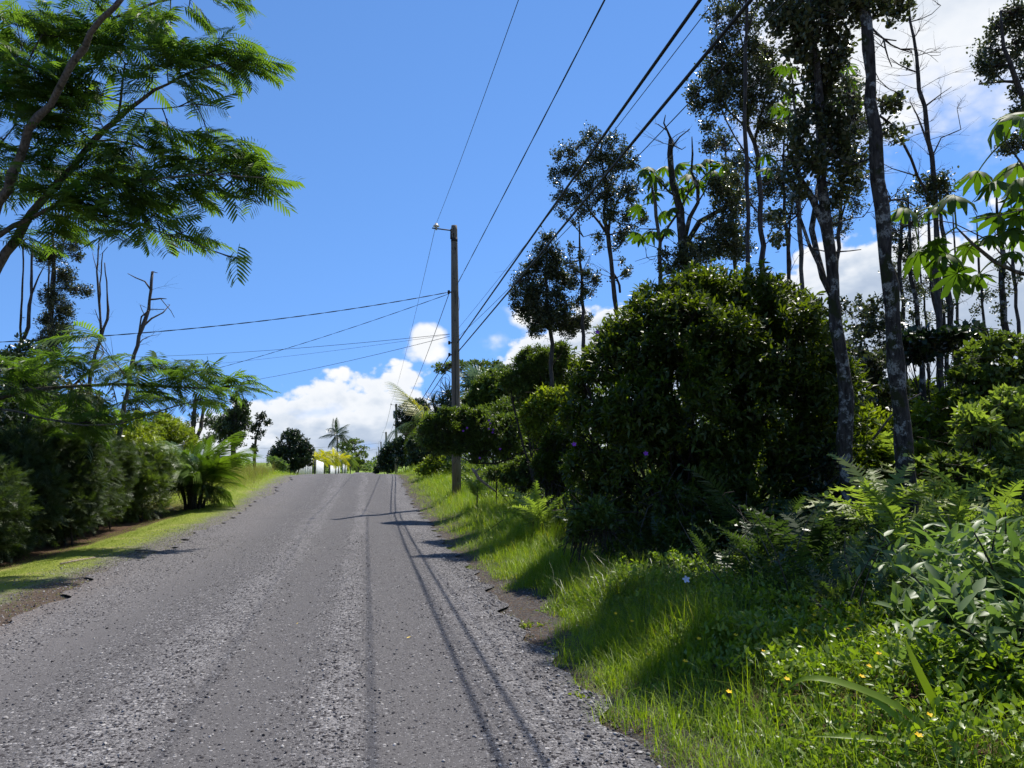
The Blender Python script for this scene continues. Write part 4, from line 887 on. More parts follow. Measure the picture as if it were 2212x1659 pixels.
pshrub('bright green glossy tree right of the pole, below the fan palm', 36, [sc7(*q) for q in [(600, 590, 110), (540, 680, 110), (680, 640, 100), (640, 540, 70), (460, 690, 70), (740, 600, 90), (640, 720, 110), (520, 760, 100)]], 3200, 'mid', .15, 8, T_OV, 141, 'tree', name='leafy_tree', spread=.2, stems=5, stemr=.05)
r = np.random.default_rng(142)
p = W(1036, 900, 46); p = ground_pt(p[0], p[1]); c = W(1042, 838, 46)-p
t = thing('fan_palm', 'silvery fan palm rising behind the bright green tree', 'palm', p)
MB().tube([(0, 0, -.1), c*[1, 1, .5], c], [.22, .18, .16], 9).build('trunk', M['bark_pale'], t)
FAN = tmpl_mesh('leaf', t_palmate(17, .13, .18, 250, .1, .1, 3, True), M['fan'])
for i in range(15):
    a = i*2.4; e = -.3+1.5*i/15; dr = np.array([math.cos(a)*math.cos(e), math.sin(a)*math.cos(e), math.sin(e)]); h = c+dr*.9
    MB().tube([c, h], [.03, .02], 5).build('leaf_stalk', M['fan'], t); put('leaf', FAN, t, h, frames(dr[None], (np.array([0, 0, 1])+.2*r.normal(size=3))[None])[0], 1.15)
p = W(962, 930, 44); p = ground_pt(p[0], p[1])
t = thing('screw_pine', 'dark spiky screw pine just left of the nearest pole', 'tree', p); T_STRAP = t_blade(.07, 1.0, 3); lv = MB()
for sx, sy in [(955, 870), (975, 862), (962, 885), (945, 890), (980, 885), (968, 850), (935, 868)]:
    c = W(sx, sy, 44)-p; MB().tube([(0, 0, 0), c*[.4, .4, .6], c], [.11, .08, .06], 6).build('branch', M['bark'], t)
    n = 60; d3 = norm(r.normal(size=(n, 3))+[0, 0, .6]); ax = r.normal(size=(n, 3)); x = norm(ax-(ax*d3).sum(-1, keepdims=True)*d3)
    lv.scatter(T_STRAP, np.stack([x, np.cross(d3, x), d3], -1), np.repeat(c[None], n, 0), .9*(.6+.6*r.random(n)), r.random(n))
lv.build('foliage', M['dark'], t)
pshrub('dark broadleaf tree between second pole and screw pine', 58, [(882, 892, 24), (893, 880, 20), (905, 900, 24), (876, 915, 20), (900, 922, 26), (915, 885, 14)], 1300, 'dark', .2, 8, T_OV, 143, 'tree', name='leafy_tree', spread=.25, stems=4, stemr=.05)
p = W(912, 960, 50); p = ground_pt(p[0], p[1]); t = thing('coconut_palm', 'young coconut palm with drooping fronds right of the second pole', 'palm', p)
c = W(913, 918, 50)-p; MB().tube([(0, 0, -.1), c*[1, 1, .5], c], [.14, .11, .09], 7).build('trunk', M['bark_pale'], t); palm_fronds(t, c, 9, 2.6, r, FRC, -.5, 1.0); palm_fronds(t, c, 2, 2.4, r, FRY, 1.1, 1.35)
pshrub('dark maroon-tinged bush leaning over the road beyond the second pole', 110, [(836, 985, 16), (846, 975, 16), (830, 998, 12), (850, 990, 14), (842, 1008, 14), (824, 1008, 8)], 900, 'dark', .32, 8, T_OV, 144, spread=.4, stems=4, stemr=.08)
pshrub('dark bush massed right of the second pole', 85, [(872, 965, 20), (880, 985, 22), (866, 990, 16), (890, 960, 18), (878, 945, 14)], 900, 'dark', .26, 8, T_OV, 145, spread=.3, stems=4, stemr=.06)
pshrub('low dark bush at the end of the right verge', 165, [(818, 1012, 7), (824, 1004, 8), (812, 1018, 5)], 320, 'dark', .5, 8, T_OV, 146, spread=.5, stems=2, stemr=.1)
pshrub('grey green scrub bush between second pole and the flowering bush', 46, [(905, 962, 26), (930, 950, 28), (925, 980, 30), (900, 990, 22), (950, 975, 26), (888, 1000, 14)], 1400, 'ohia_far', .16, 8, T_OV, 147, spread=.22, stems=6, stemr=.04)
pshrub('sunlit broad-leaved weed bush at the back of the right verge', 34, [(930, 1005, 20), (948, 1000, 20), (965, 1010, 18), (912, 1012, 14)], 420, 'bright', .16, 7, T_OV, 148, spread=.2, stems=5)
# small grey gate half hidden
p = W(912, 1012, 56); p = ground_pt(p[0], p[1]); t = thing('gate', 'small grey board gate half hidden in the bushes beyond the bank', 'gate', p); gm = MB().box((0, 0, 0), (.15, .03, 1.0)).mesh('board', M['greywood'], smooth=False)
for k in range(6): put('board', gm, t, (-.42+.165*k, .004*(k % 2), .78+.02*math.sin(k*3.)))
for k in (-.58, .62): MB().box((k, .03, .7), (.09, .09, 1.6)).build('post', M['greywood'], t)
# flowering bush in front of the pole
t = pshrub('spreading purple-flowered bush in front of the nearest pole', 20.5, [sc7(*q) for q in [(180, 900, 80), (260, 850, 100), (330, 800, 80), (430, 830, 100), (420, 930, 90), (540, 840, 100), (600, 930, 100), (690, 860, 110), (760, 930, 80), (260, 950, 80), (520, 1000, 70), (680, 990, 70)]],
       5400, 'mid', .105, 8, T_TB, 150, name='flowering_bush', spread=.14, stems=0, twigs=.2)
base = np.array(t.location); mb = MB()
for L in ([sc7(1050, 1260, 14), sc7(960, 1130, 14), sc7(880, 1050, 13), sc7(820, 1012, 13), sc7(750, 1045, 14), sc7(640, 1085, 12), sc7(480, 1085, 8), sc7(400, 1000, 5)], [sc7(750, 1045, 9), sc7(700, 950, 7), sc7(600, 880, 5)], [sc7(640, 1260, 7), sc7(650, 1085, 7), sc7(720, 960, 6)],
          [sc7(640, 1080, 8), sc7(520, 960, 6), sc7(400, 880, 4)], [sc7(480, 1085, 6), sc7(300, 980, 5), sc7(220, 900, 3)], [sc7(770, 1260, 6), sc7(790, 1100, 6), sc7(760, 940, 4)]):
    P = np.array([W(x, y, 20.5) for x, y, w in L])
    if L[0][1] > 1030: P = np.vstack([[P[0][0], P[0][1], float(gz(P[0][0], P[0][1]))-.05], P]); L = [L[0]]+L
    mb.tube(P, [px2m(q[2], 20.5)/2+.004 for q in L], 6, .5)
mb.build('branches', M['twig'], t, base)
T_FL = MB()
for k in range(5):
    a = k*2*PI/5; d_ = np.array([[math.cos(a), math.sin(a), .35]]); T_FL.scatter((np.array([(0, 0, 0), (.5, .32, .08), (1, .18, .0), (1, -.18, 0), (.5, -.32, .08)]), [(0, 2, 1), (0, 3, 2), (0, 4, 3)], []), frames(d_, np.array([[0, 0, 1.]])), np.zeros((1, 3)), np.array([1.]), .5)
FLP = T_FL.mesh('flower', M['purple']); FLY = T_FL.mesh('flower', M['yellow']); FLW = T_FL.mesh('flower', M['pale_flower'])
def flower(me, p, parent, sc, base, nrm=None):
    n = norm(np.array(nrm if nrm is not None else -FW+[0, 0, .5]))[None]; put('flower', me, parent, np.asarray(p)-base, frames(np.cross(n, [[.2, .1, 1.]]), n)[0], sc)
for q in [(590, 800), (600, 820), (590, 855), (620, 860), (615, 880), (665, 990), (530, 1050), (445, 850), (420, 870)]:
    s = sc7(*q); flower(FLP, W(s[0], s[1], 20.5-.75), t, .035, base)
# dry broken branch on the bank
P = np.array([W(*sc7(*q), 19.5) for q in [(478, 1118), (500, 1145), (520, 1180), (560, 1215), (600, 1245), (640, 1275)]]); P2 = np.array([W(*sc7(*q), 19.5) for q in [(500, 1140), (520, 1125), (535, 1122)]])
o = MB().tube(P, [.03, .045, .042, .035, .028, .02], 7).tube(P2, [.028, .022, .012], 6).build('broken_branch', M['wood_dry'], None, P[0]); tag(o, 'pale broken dead branch lying on the grass bank right of the pole', 'branch')
# bushes between pole and the big bush
pshrub('brown green tall bush behind the sunlit sapling', 19, [sc7(*q) for q in [(900, 420, 110), (800, 480, 100), (1000, 440, 120), (960, 560, 130), (820, 580, 100), (1060, 560, 110), (720, 530, 60), (1090, 400, 90)]], 3800, 'mid', .10, 8, T_TB, 151, spread=.16, stems=6, stemr=.04, twigs=.2, bare=10)
pshrub('sunlit fresh green sapling between pole and big bush', 15.5, [sc7(*q) for q in [(950, 690, 90), (900, 760, 80), (1010, 730, 80), (960, 800, 90), (1060, 640, 70), (940, 880, 80), (1010, 860, 80), (900, 850, 60), (1080, 760, 70)]], 2400, 'bright', .10, 8, T_BR, 152, spread=.15, stems=6, stemr=.02, twigs=.2)
pshrub('dark undergrowth bush left of the big bush', 14.5, [sc7(*q) for q in [(1040, 900, 90), (1010, 1010, 90), (1080, 1080, 110), (980, 1130, 80), (1100, 980, 90), (930, 1060, 60), (1060, 1200, 90)]], 2600, 'tibou', .09, 8, T_TB, 153, spread=.14, stems=6, stemr=.025, twigs=.25, bare=20)
# the big dark glory bush
BB = [(1420, 750, 120), (1560, 730, 140), (1680, 760, 125), (1350, 820, 110), (1500, 860, 200), (1680, 910, 150), (1320, 950, 95), (1450, 1020, 170), (1620, 1050, 180), (1300, 1080, 75), (1760, 850, 80), (1430, 680, 75), (1530, 655, 70), (1630, 655, 70), (1480, 665, 60),
      (1580, 635, 50), (1700, 680, 62), (1295, 860, 75), (1365, 730, 65), (1285, 1000, 65), (1745, 980, 95), (1400, 1130, 100), (1560, 1150, 110), (1310, 790, 60), (1750, 740, 55), (1270, 930, 45), (1660, 620, 28), (1500, 622, 26), (1395, 660, 30), (1330, 725, 28), (1260, 820, 26), (1730, 655, 30)]
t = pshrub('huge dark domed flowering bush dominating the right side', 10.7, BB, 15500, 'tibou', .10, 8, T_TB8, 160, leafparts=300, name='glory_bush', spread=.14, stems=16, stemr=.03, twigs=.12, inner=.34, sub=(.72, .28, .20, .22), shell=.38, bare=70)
base = np.array(t.location)
for s, d in [((1395, 980), 9.2), ((1240, 960), 9.5), ((1290, 718), 9.4)]: flower(FLP, W(s[0], s[1], d-.0), t, .034, base)
pshrub('low leafy shrub with pale lit leaves at the foot of the big bush', 9.0, [sc7(1300, 1400, 80), sc7(1230, 1460, 70), sc7(1380, 1450, 70), sc7(1180, 1520, 70)], 700, 'mid', .075, 8, T_BR, 161, spread=.1, stems=4, stemr=.015)
pshrub('shaded low shrub below the middle of the big bush', 8.9, [(1480, 1180, 70), (1560, 1200, 70), (1420, 1210, 60), (1350, 1200, 50)], 800, 'tibou', .07, 8, T_BR, 162, spread=.1, stems=4, stemr=.015, bare=15)

pshrub('dull green thicket bush closing the gap behind the flowering bush', 27, [sc7(*q) for q in [(700, 760, 110), (820, 720, 120), (780, 860, 120), (900, 930, 110), (660, 900, 100), (850, 1020, 100), (1000, 620, 110), (560, 800, 90), (740, 1000, 90)]], 3600, 'mid', .13, 8, T_TB, 154, spread=.18, stems=7, stemr=.03, twigs=.15)
pshrub('shaded scrub on the bank between pole and big bush', 19, [sc7(*q) for q in [(880, 1080, 70), (780, 1130, 70), (700, 1160, 60), (900, 1180, 70), (620, 1150, 50), (820, 1210, 60)]], 1300, 'mid', .09, 8, T_BR, 155, spread=.14, stems=6, stemr=.012, twigs=.2)
# ================================================================ right side: trees
OH = dict(cat='tree', group='slim grey-barked trees on the right')
ptree('ohia_tree', 'dense small-leaved tree, leftmost of the right-hand crowns', 18, [[sc5(560, 1750, 30), sc5(540, 1550, 24), sc5(520, 1300, 16), sc5(540, 1000, 6)], [sc5(540, 1560, 14), sc5(400, 1380, 7), sc5(320, 1340, 4)], [sc5(545, 1500, 12), sc5(620, 1300, 7)]],
      [sc5(*b) for b in [(530, 1010, 60), (560, 1130, 80), (450, 1190, 70), (320, 1330, 50), (300, 1420, 45), (480, 1380, 110), (600, 1280, 70), (520, 1560, 120), (420, 1500, 70), (620, 1420, 70), (600, 1180, 60), (620, 1600, 90), (450, 1650, 90), (480, 1090, 50), (700, 1650, 90), (800, 1620, 70), (380, 1280, 70), (400, 1420, 80), (360, 1560, 70), (660, 1500, 80), (560, 1240, 70), (680, 1330, 60), (300, 1500, 45)]], seed=201, dens=125, bare=10, **OH)
ptree('ohia_tree', 'thin straight stem with sparse leaves left of the tall crown', 17.5, [[sc5(800, 1650, 26), sc5(790, 1450, 24), sc5(775, 1150, 18), sc5(768, 900, 9)], [sc5(788, 1400, 8), sc5(720, 1250, 6), sc5(690, 1100, 3)], [sc5(790, 1300, 7), sc5(850, 1150, 4)]],
      [sc5(*b) for b in [(700, 1080, 35), (690, 1200, 45), (740, 1250, 40), (830, 1270, 45), (890, 1310, 45), (720, 1340, 45), (800, 1400, 50), (760, 1470, 50), (870, 1390, 35), (780, 1130, 30)]], seed=202, dens=100, bare=14, **OH)
ptree('ohia_tree', 'tall small-leaved tree with full upright crown against blue sky', 17, [[sc5(1045, 1700, 34), sc5(1035, 1480, 32), sc5(1012, 1250, 32), sc5(995, 1060, 34), sc5(965, 900, 26), sc5(965, 700, 18), sc5(940, 450, 8)], [sc5(985, 1030, 24), sc5(900, 900, 20), sc5(820, 800, 13), sc5(720, 650, 7)], [sc5(1000, 1000, 22), sc5(1010, 850, 18), sc5(1080, 700, 12), sc5(1130, 500, 6)],
      [sc5(1035, 1000, 12), sc5(1130, 960, 8), sc5(1230, 880, 5)], [sc5(820, 800, 9), sc5(760, 600, 7), sc5(700, 420, 4)], [sc5(950, 990, 10), sc5(880, 980, 7), sc5(800, 1010, 4)], [sc5(1040, 1300, 18), sc5(1060, 1340, 18), sc5(1070, 1420, 18)]],
      [sc5(*b) for b in [(860, 230, 70), (800, 290, 60), (930, 300, 80), (700, 370, 75), (620, 400, 55), (590, 550, 55), (660, 500, 60), (760, 500, 90), (870, 420, 80), (960, 420, 90), (1050, 280, 60), (1120, 340, 60), (1150, 460, 60), (1050, 450, 80), (960, 580, 100), (850, 620, 80), (640, 700, 70), (650, 820, 60), (740, 720, 80),
       (800, 820, 70), (900, 740, 80), (1000, 700, 80), (1000, 820, 70), (1130, 640, 70), (1200, 640, 40), (1150, 740, 60), (1100, 850, 60), (1240, 870, 45), (1080, 990, 60), (1150, 940, 50), (900, 1000, 40), (920, 1080, 30), (740, 890, 40), (1110, 1260, 50), (1090, 1180, 30), (1020, 1310, 28), (1060, 1060, 40)]], seed=203, dens=80, bare=12, **OH)
ptree('dead_tree', 'thick broken snag with forked bare top among big-leaved trees', 15, [[sc5(1560, 1500, 80), sc5(1545, 1200, 75), sc5(1530, 1000, 70), sc5(1510, 800, 66), sc5(1455, 620, 50), sc5(1440, 450, 44), sc5(1445, 290, 34)], [sc5(1440, 310, 20), sc5(1405, 220, 14), sc5(1385, 160, 10), sc5(1405, 110, 6)], [sc5(1400, 215, 9), sc5(1350, 180, 6)],
      [sc5(1455, 400, 18), sc5(1475, 330, 15), sc5(1530, 250, 10), sc5(1585, 215, 6)], [sc5(1560, 1150, 40), sc5(1610, 930, 36), sc5(1660, 780, 30), sc5(1655, 620, 22), sc5(1605, 540, 18), sc5(1605, 400, 14), sc5(1600, 270, 6)], [sc5(1600, 430, 9), sc5(1560, 390, 7), sc5(1555, 345, 5)],
      [sc5(1650, 1120, 44), sc5(1720, 900, 40), sc5(1850, 810, 32), sc5(1960, 720, 24), sc5(2020, 640, 12)], [sc5(1470, 660, 18), sc5(1400, 640, 14), sc5(1330, 560, 8)], [sc5(1660, 700, 14), sc5(1740, 600, 10), sc5(1735, 330, 5)], [sc5(1490, 1180, 10), sc5(1380, 1100, 7), sc5(1200, 1040, 3)], [sc5(1480, 1160, 8), sc5(1300, 1160, 5), sc5(1180, 1190, 3)]],
      [sc5(*b) for b in [(1800, 620, 90), (1880, 700, 90), (1780, 760, 80), (1900, 820, 100), (1960, 640, 60), (1620, 1120, 120), (1500, 1180, 90), (1780, 950, 90), (1880, 960, 90), (1700, 1050, 90), (1800, 1100, 90), (1420, 1220, 70), (1900, 560, 50), (1850, 480, 40), (1400, 1120, 50), (1930, 1100, 80)]], bark='bark_lichen', seed=204, dens=85, bare=14, **OH)
ptree('ohia_tree', 'tall open-crowned tree left of the dark double trunk', 14, [[sc6(485, 1560, 30), sc6(475, 1200, 30), sc6(465, 950, 28), sc6(455, 830, 26), sc6(400, 710, 22), sc6(365, 560, 18), sc6(385, 300, 12), sc6(330, 60, 5)], [sc6(460, 800, 16), sc6(480, 680, 14), sc6(520, 450, 9), sc6(500, 250, 5)], [sc6(390, 690, 12), sc6(280, 600, 8), sc6(150, 480, 4)],
      [sc6(365, 520, 10), sc6(270, 380, 7), sc6(230, 150, 4)], [sc6(290, 880, 10), sc6(260, 700, 8), sc6(240, 560, 5)], [sc6(460, 1180, 10), sc6(400, 1100, 8), sc6(380, 1020, 5)], [sc6(470, 1020, 8), sc6(545, 1000, 6), sc6(580, 960, 4)]],
      [sc6(*b) for b in [(230, 60, 60), (320, 40, 60), (280, 160, 80), (390, 110, 70), (350, 300, 100), (210, 400, 80), (430, 230, 70), (500, 310, 80), (450, 430, 100), (250, 520, 90), (550, 420, 70), (130, 580, 50), (110, 500, 50), (370, 590, 90), (540, 580, 80), (490, 680, 60), (230, 260, 60), (190, 800, 50), (310, 420, 80), (180, 690, 40), (430, 560, 70), (330, 980, 60), (400, 900, 50), (570, 700, 50), (540, 1200, 60), (560, 1290, 40)]], seed=205, dens=85, bare=16, **OH)
ptree('ohia_tree', 'leaning double trunk carrying a dark heavy crown left of the lichen trunk', 8.9, [[(1842, 1180, 34), (1828, 1050, 32), sc6(930, 2050, 74), sc6(890, 1720, 68), sc6(850, 1400, 60), sc6(820, 1100, 55), sc6(822, 850, 48), sc6(805, 600, 48), sc6(770, 330, 46), sc6(740, 60, 40), sc6(735, -150, 34), sc6(740, -360, 20)], [sc6(800, 1380, 40), sc6(770, 1150, 38), sc6(700, 1000, 34), sc6(640, 920, 24), sc6(620, 820, 12)],
      [sc6(620, 1700, 36), sc6(650, 1400, 34), sc6(740, 1190, 30), sc6(790, 1020, 22)], [sc6(820, 880, 14), sc6(900, 800, 10), sc6(1000, 640, 6)], [sc6(780, 420, 14), sc6(860, 300, 10), sc6(930, 150, 6)], [sc6(765, 300, 12), sc6(660, 180, 9), sc6(600, 60, 5)], [sc6(865, 1250, 12), sc6(940, 1210, 9), sc6(1040, 1200, 4)], [sc6(870, 1330, 10), sc6(960, 1370, 7), sc6(1030, 1380, 4)], [sc6(840, 1030, 10), sc6(930, 1040, 7), sc6(1080, 1040, 3)], [sc6(600, 1650, 22), sc6(590, 1300, 18), sc6(610, 950, 12), sc6(590, 860, 7)]],
      [sc6(*b) for b in [(600, 50, 90), (560, 150, 60), (720, 130, 110), (850, 90, 100), (950, 50, 90), (720, 310, 90), (900, 230, 100), (640, 260, 60), (800, 500, 120), (950, 600, 100), (720, 630, 100), (880, 740, 110), (1000, 740, 70), (990, 850, 70), (700, 780, 90), (650, 890, 70), (950, 950, 70), (1020, 980, 45), (850, 640, 100), (780, 400, 90), (870, 380, 80),
       (960, 480, 70), (640, 480, 50), (760, 860, 90), (900, 880, 80), (700, 200, 80), (1030, 560, 50), (530, 60, 60), (680, 1050, 50), (900, 1090, 60), (560, 1180, 50), (560, 1290, 50), (600, -80, 130), (740, -100, 140), (880, -100, 140), (700, -250, 140), (830, -260, 130), (580, -230, 110), (960, -220, 120), (760, -380, 120)]], bark='bark_lichen', seed=206, dens=72, leaf=.058, bare=16, **OH)
t = ptree('ohia_tree', 'thick near trunk mottled with pale lichen rising out of the picture', 8.5, [[(1985, 1230, 42), (1968, 1130, 38), sc6(1290, 2790, 92), sc6(1240, 2200, 86), sc6(1195, 1650, 80), sc6(1165, 1350, 76), sc6(1130, 1050, 70), sc6(1100, 750, 64), sc6(1082, 450, 60), sc6(1058, 150, 56), sc6(1045, -120, 52)],
      [sc6(1088, 175, 14), sc6(1150, 230, 11), sc6(1225, 225, 5)], [sc6(1095, 270, 12), sc6(1200, 275, 8), sc6(1310, 292, 5)], [sc6(1090, 920, 16), sc6(1050, 905, 14), sc6(970, 910, 7)], [sc6(1085, 130, 14), sc6(1130, 60, 10), sc6(1160, 10, 6)], [sc6(1180, 1100, 14), sc6(1210, 1080, 14), sc6(1290, 1100, 10), sc6(1330, 1140, 7)], [sc6(1110, 250, 10), sc6(1160, 310, 8), sc6(1200, 370, 4)],
      [sc6(1110, 690, 8), sc6(1150, 600, 8), sc6(1190, 560, 6), sc6(1250, 520, 4)], [sc6(1190, 1370, 12), sc6(1250, 1300, 10), sc6(1380, 1180, 6)]],
      [sc6(*b) for b in [(1150, 20, 60), (1240, 25, 60), (1210, 80, 30), (1140, 560, 35), (1200, 570, 40), (1240, 530, 25), (1180, 690, 45), (1240, 720, 35), (1150, 740, 30), (1050, -60, 140), (950, -60, 90)]], bark='bark_lichen', seed=207, dens=80, leaf=.06, bare=22, **OH)
ptree('dead_tree', 'leafless dying tree with fine bare twigs right of the lichen trunk', 13, [[sc6(1450, 1500, 30), sc6(1440, 1080, 28), sc6(1415, 880, 26), sc6(1385, 650, 24), sc6(1345, 430, 20), sc6(1320, 250, 17), sc6(1290, 20, 12), sc6(1280, -60, 9)], [sc6(1390, 1000, 14), sc6(1380, 800, 13), sc6(1340, 650, 8), sc6(1300, 560, 5)], [sc6(1395, 640, 10), sc6(1450, 550, 7), sc6(1530, 480, 3)], [sc6(1420, 900, 9), sc6(1480, 760, 7), sc6(1580, 720, 5), sc6(1560, 600, 3)],
      [sc6(1310, 180, 8), sc6(1400, 110, 5), sc6(1470, 30, 3)], [sc6(1350, 420, 8), sc6(1250, 370, 6), sc6(1190, 320, 3)], [sc6(1380, 330, 5), sc6(1440, 280, 3)], [sc6(1240, 1200, 16), sc6(1225, 950, 15), sc6(1215, 750, 13), sc6(1195, 700, 8)], [sc6(1230, 1060, 8), sc6(1160, 950, 6), sc6(1140, 900, 3)]],
      [sc6(*b) for b in [(1440, 1000, 60), (1500, 980, 55), (1380, 1040, 55), (1340, 1010, 40), (1510, 1060, 40), (1290, 340, 22), (1400, 1080, 60), (1200, 720, 30)]], bark='bark', seed=208, dens=80, bare=60, twigr=.004, **OH)
ptree('ohia_tree', 'dark leafy crown cut off by the right edge of the picture', 12, [[sc6(2080, 1300, 40), sc6(2020, 800, 36), sc6(1930, 560, 34), sc6(1870, 420, 28), sc6(1815, 220, 18), sc6(1800, 60, 8)], [sc6(1870, 420, 18), sc6(1800, 440, 16), sc6(1680, 465, 10)], [sc6(1840, 300, 8), sc6(1760, 300, 5)]],
      [sc6(*b) for b in [(1740, 230, 60), (1700, 260, 45), (1850, 110, 80), (1780, 140, 50), (1720, 360, 55), (1680, 330, 30), (1800, 320, 60), (1890, 300, 70), (1900, 60, 70), (1880, 500, 40), (1900, 600, 50), (1850, 800, 60), (1920, 760, 60), (1940, 200, 80), (1960, 400, 60), (1760, 400, 35)]], seed=209, dens=95, bare=10, **OH)
for i, (tr, bl, lb) in enumerate([
    ([(1705, 640, 9), (1700, 500, 8), (1690, 380, 6), (1695, 280, 3)], [(1690, 270, 34), (1660, 320, 34), (1715, 330, 36), (1680, 390, 40), (1720, 420, 34), (1650, 400, 28), (1700, 470, 30), (1640, 470, 24)], 'mid-height tree filling the space left of the dark heavy crown'),
    ([(1800, 650, 10), (1815, 480, 8), (1825, 330, 6), (1835, 200, 3)], [(1830, 190, 32), (1850, 260, 36), (1815, 300, 36), (1850, 350, 36), (1800, 390, 34), (1845, 430, 32), (1815, 480, 28)], 'leafy tree showing between the two near trunks'),
    ([(1590, 640, 8), (1585, 500, 7), (1570, 380, 5), (1565, 300, 3)], [(1560, 300, 26), (1590, 350, 28), (1550, 390, 30), (1600, 430, 30), (1560, 470, 32), (1600, 520, 34), (1540, 540, 34)], 'slight tree just right of the broken snag'),
    ([(1950, 700, 9), (1945, 560, 8), (1950, 450, 5)], [(1950, 430, 26), (1975, 470, 26), (1930, 500, 26), (1965, 540, 30), (1935, 590, 28), (1975, 620, 30)], 'low leafy tree just right of the lichen trunk')]):
    ptree('ohia_tree', lb, 16.5, [tr, [(tr[1][0], tr[1][1], 4), (tr[2][0]+26, tr[2][1]+10, 2)]], bl, seed=250+i, dens=55, bare=10, **OH)
ptree('ohia_tree', 'thin tall tree added behind the big bush, its unseen crown shading the verge', 11.4, [[(1612, 660, 9), (1618, 480, 9), (1606, 250, 8), (1612, 60, 7), (1605, -120, 5), (1600, -260, 3)], [(1612, 40, 4), (1670, -70, 3), (1720, -150, 2)], [(1608, 10, 4), (1550, -80, 3), (1500, -140, 2)]],
      [(1635, -60, 60), (1715, -80, 72), (1675, -160, 75), (1785, -120, 62), (1585, -130, 55), (1745, -210, 65), (1635, -240, 60), (1695, -20, 40), (1555, -60, 45), (1795, -40, 40)], seed=259, dens=80, bare=8, **OH)  # tree added so that its out-of-view crown shadows the right verge
# slim trunks in the background right
for i, (xa, ya, xb, yb, w, d, lb) in enumerate([(1330, 480, 1275, -60, 30, 14.5, 'slim background trunk nearest the lichen trunk on its right'), (1440, 560, 1395, -60, 28, 15, 'second slim background trunk right of the lichen trunk'), (1570, 690, 1470, -90, 42, 13, 'stoutest of the slim background trunks on the right'),
        (1590, 640, 1545, 20, 20, 16, 'thin pale background trunk close right of the stoutest one'), (1490, 540, 1440, -60, 18, 17, 'thinnest background trunk left of the stoutest one'), (1735, 600, 1690, 60, 20, 15, 'thin background trunk below the hanging palmate leaves'),
        (1865, 440, 1810, -100, 40, 13.5, 'rough background trunk near the right edge'), (1960, 560, 1895, -60, 24, 14, 'background trunk at the right edge of the picture'), (1370, 470, 1330, -20, 14, 18, 'spindly leaning stem between the first background trunks')]):
    m_ = ((xa+xb)/2+14*math.sin(i*1.7), (ya+yb)/2)
    bl = [sc8(xb+40*math.sin(k*2.1+i), yb+(ya-yb)*(.05+.16*k), 26+10*(k % 2)) for k in range(5)] if i % 2 == 0 else [sc8(xb+30, yb+60, 30), sc8(xb-30, yb+150, 26)]
    ptree('slim_trunk_tree', lb, d, [[sc8(xa, ya, w), sc8(*m_, w*.9), sc8(xb, yb, w*.75), sc8(xb-14, yb-240, w*.5), sc8(xb-20, yb-420, w*.25)], [sc8((m_[0]+xb)/2, (m_[1]+yb)/2, w*.3), sc8(xb+50, yb-20, w*.15)]], bl, bark='bark' if i % 2 else 'bark_lichen', seed=220+i, dens=60, bare=9, **OH)
# ---- big-leaved cecropias
T_CEC = [t_palmate(10, .33, .65, 300, .15, .1, s) for s in (1, 2, 3)]
CEC = [tmpl_mesh('leaf', T, M['cecropia'], .3+.2*i) for i, T in enumerate(T_CEC)]
def scz(x, y, *a): return (1890+.2928*x, 216+.2928*y)+tuple(q*.2928 for q in a)
def cecropia(label, d, limbs, leaves, seed, bark='bark_pale'):
    r = np.random.default_rng(seed); t, base, _, sp, _ = ptree('cecropia_tree', label, d, limbs, [], bark=bark, seed=seed, leafobj=True, cat='tree')
    for i, (x, y, R_) in enumerate(leaves):
        p = W(x, y, d+.35*r.normal()); s = px2m(R_, d); j = np.argmin(np.linalg.norm(sp-p, axis=1)); a = sp[j]; out = p-a; out[2] = 0
        n = np.array([0, 0, 1.])+.5*norm(out+1e-6)+.32*r.normal(size=3)-.12*FW
        MB().tube(bez(a, (a+p)/2+[0, 0, .25*s], p, 7), np.linspace(.011, .007, 7), 5, .5, False).build('leaf_stalk', M['bright'], t, base)
        put('leaf', CEC[i % 3], t, p-base, frames((norm(out+1e-6)+.5*r.normal(size=3)*[1, 1, .2])[None], n[None])[0], s*1.15)
    return t
cecropia('big palmate-leaved tree reaching in at the right edge', 8.6, [[scz(1500, 2600, 46), scz(1420, 1500, 42), scz(1300, 1340, 36), scz(1099, 1290, 32), scz(850, 1170, 28), scz(700, 1020, 20), scz(600, 940, 10)], [scz(1400, 1420, 34), scz(1330, 900, 30), scz(1180, 640, 24), scz(1100, 500, 18), scz(1040, 400, 12), scz(960, 300, 8)],
      [scz(1300, 900, 16), scz(1099, 830, 12), scz(870, 870, 9), scz(720, 880, 6)], [scz(1000, 1250, 12), scz(760, 960, 9), scz(560, 900, 8), scz(380, 850, 6), scz(280, 860, 4)]],
      [scz(*q) for q in [(930, 130, 190), (1060, 120, 130), (1050, 470, 200), (760, 530, 150), (890, 600, 150), (1060, 580, 150), (580, 700, 170), (430, 790, 120), (230, 800, 140), (920, 850, 150), (1050, 850, 120), (330, 1120, 170), (530, 1130, 150), (610, 1275, 170), (760, 1300, 110), (1000, 950, 150), (1020, 1120, 100), (680, 1080, 110), (460, 1060, 110), (1080, 1000, 120), (850, 1000, 110), (1120, 700, 150)]], 240)
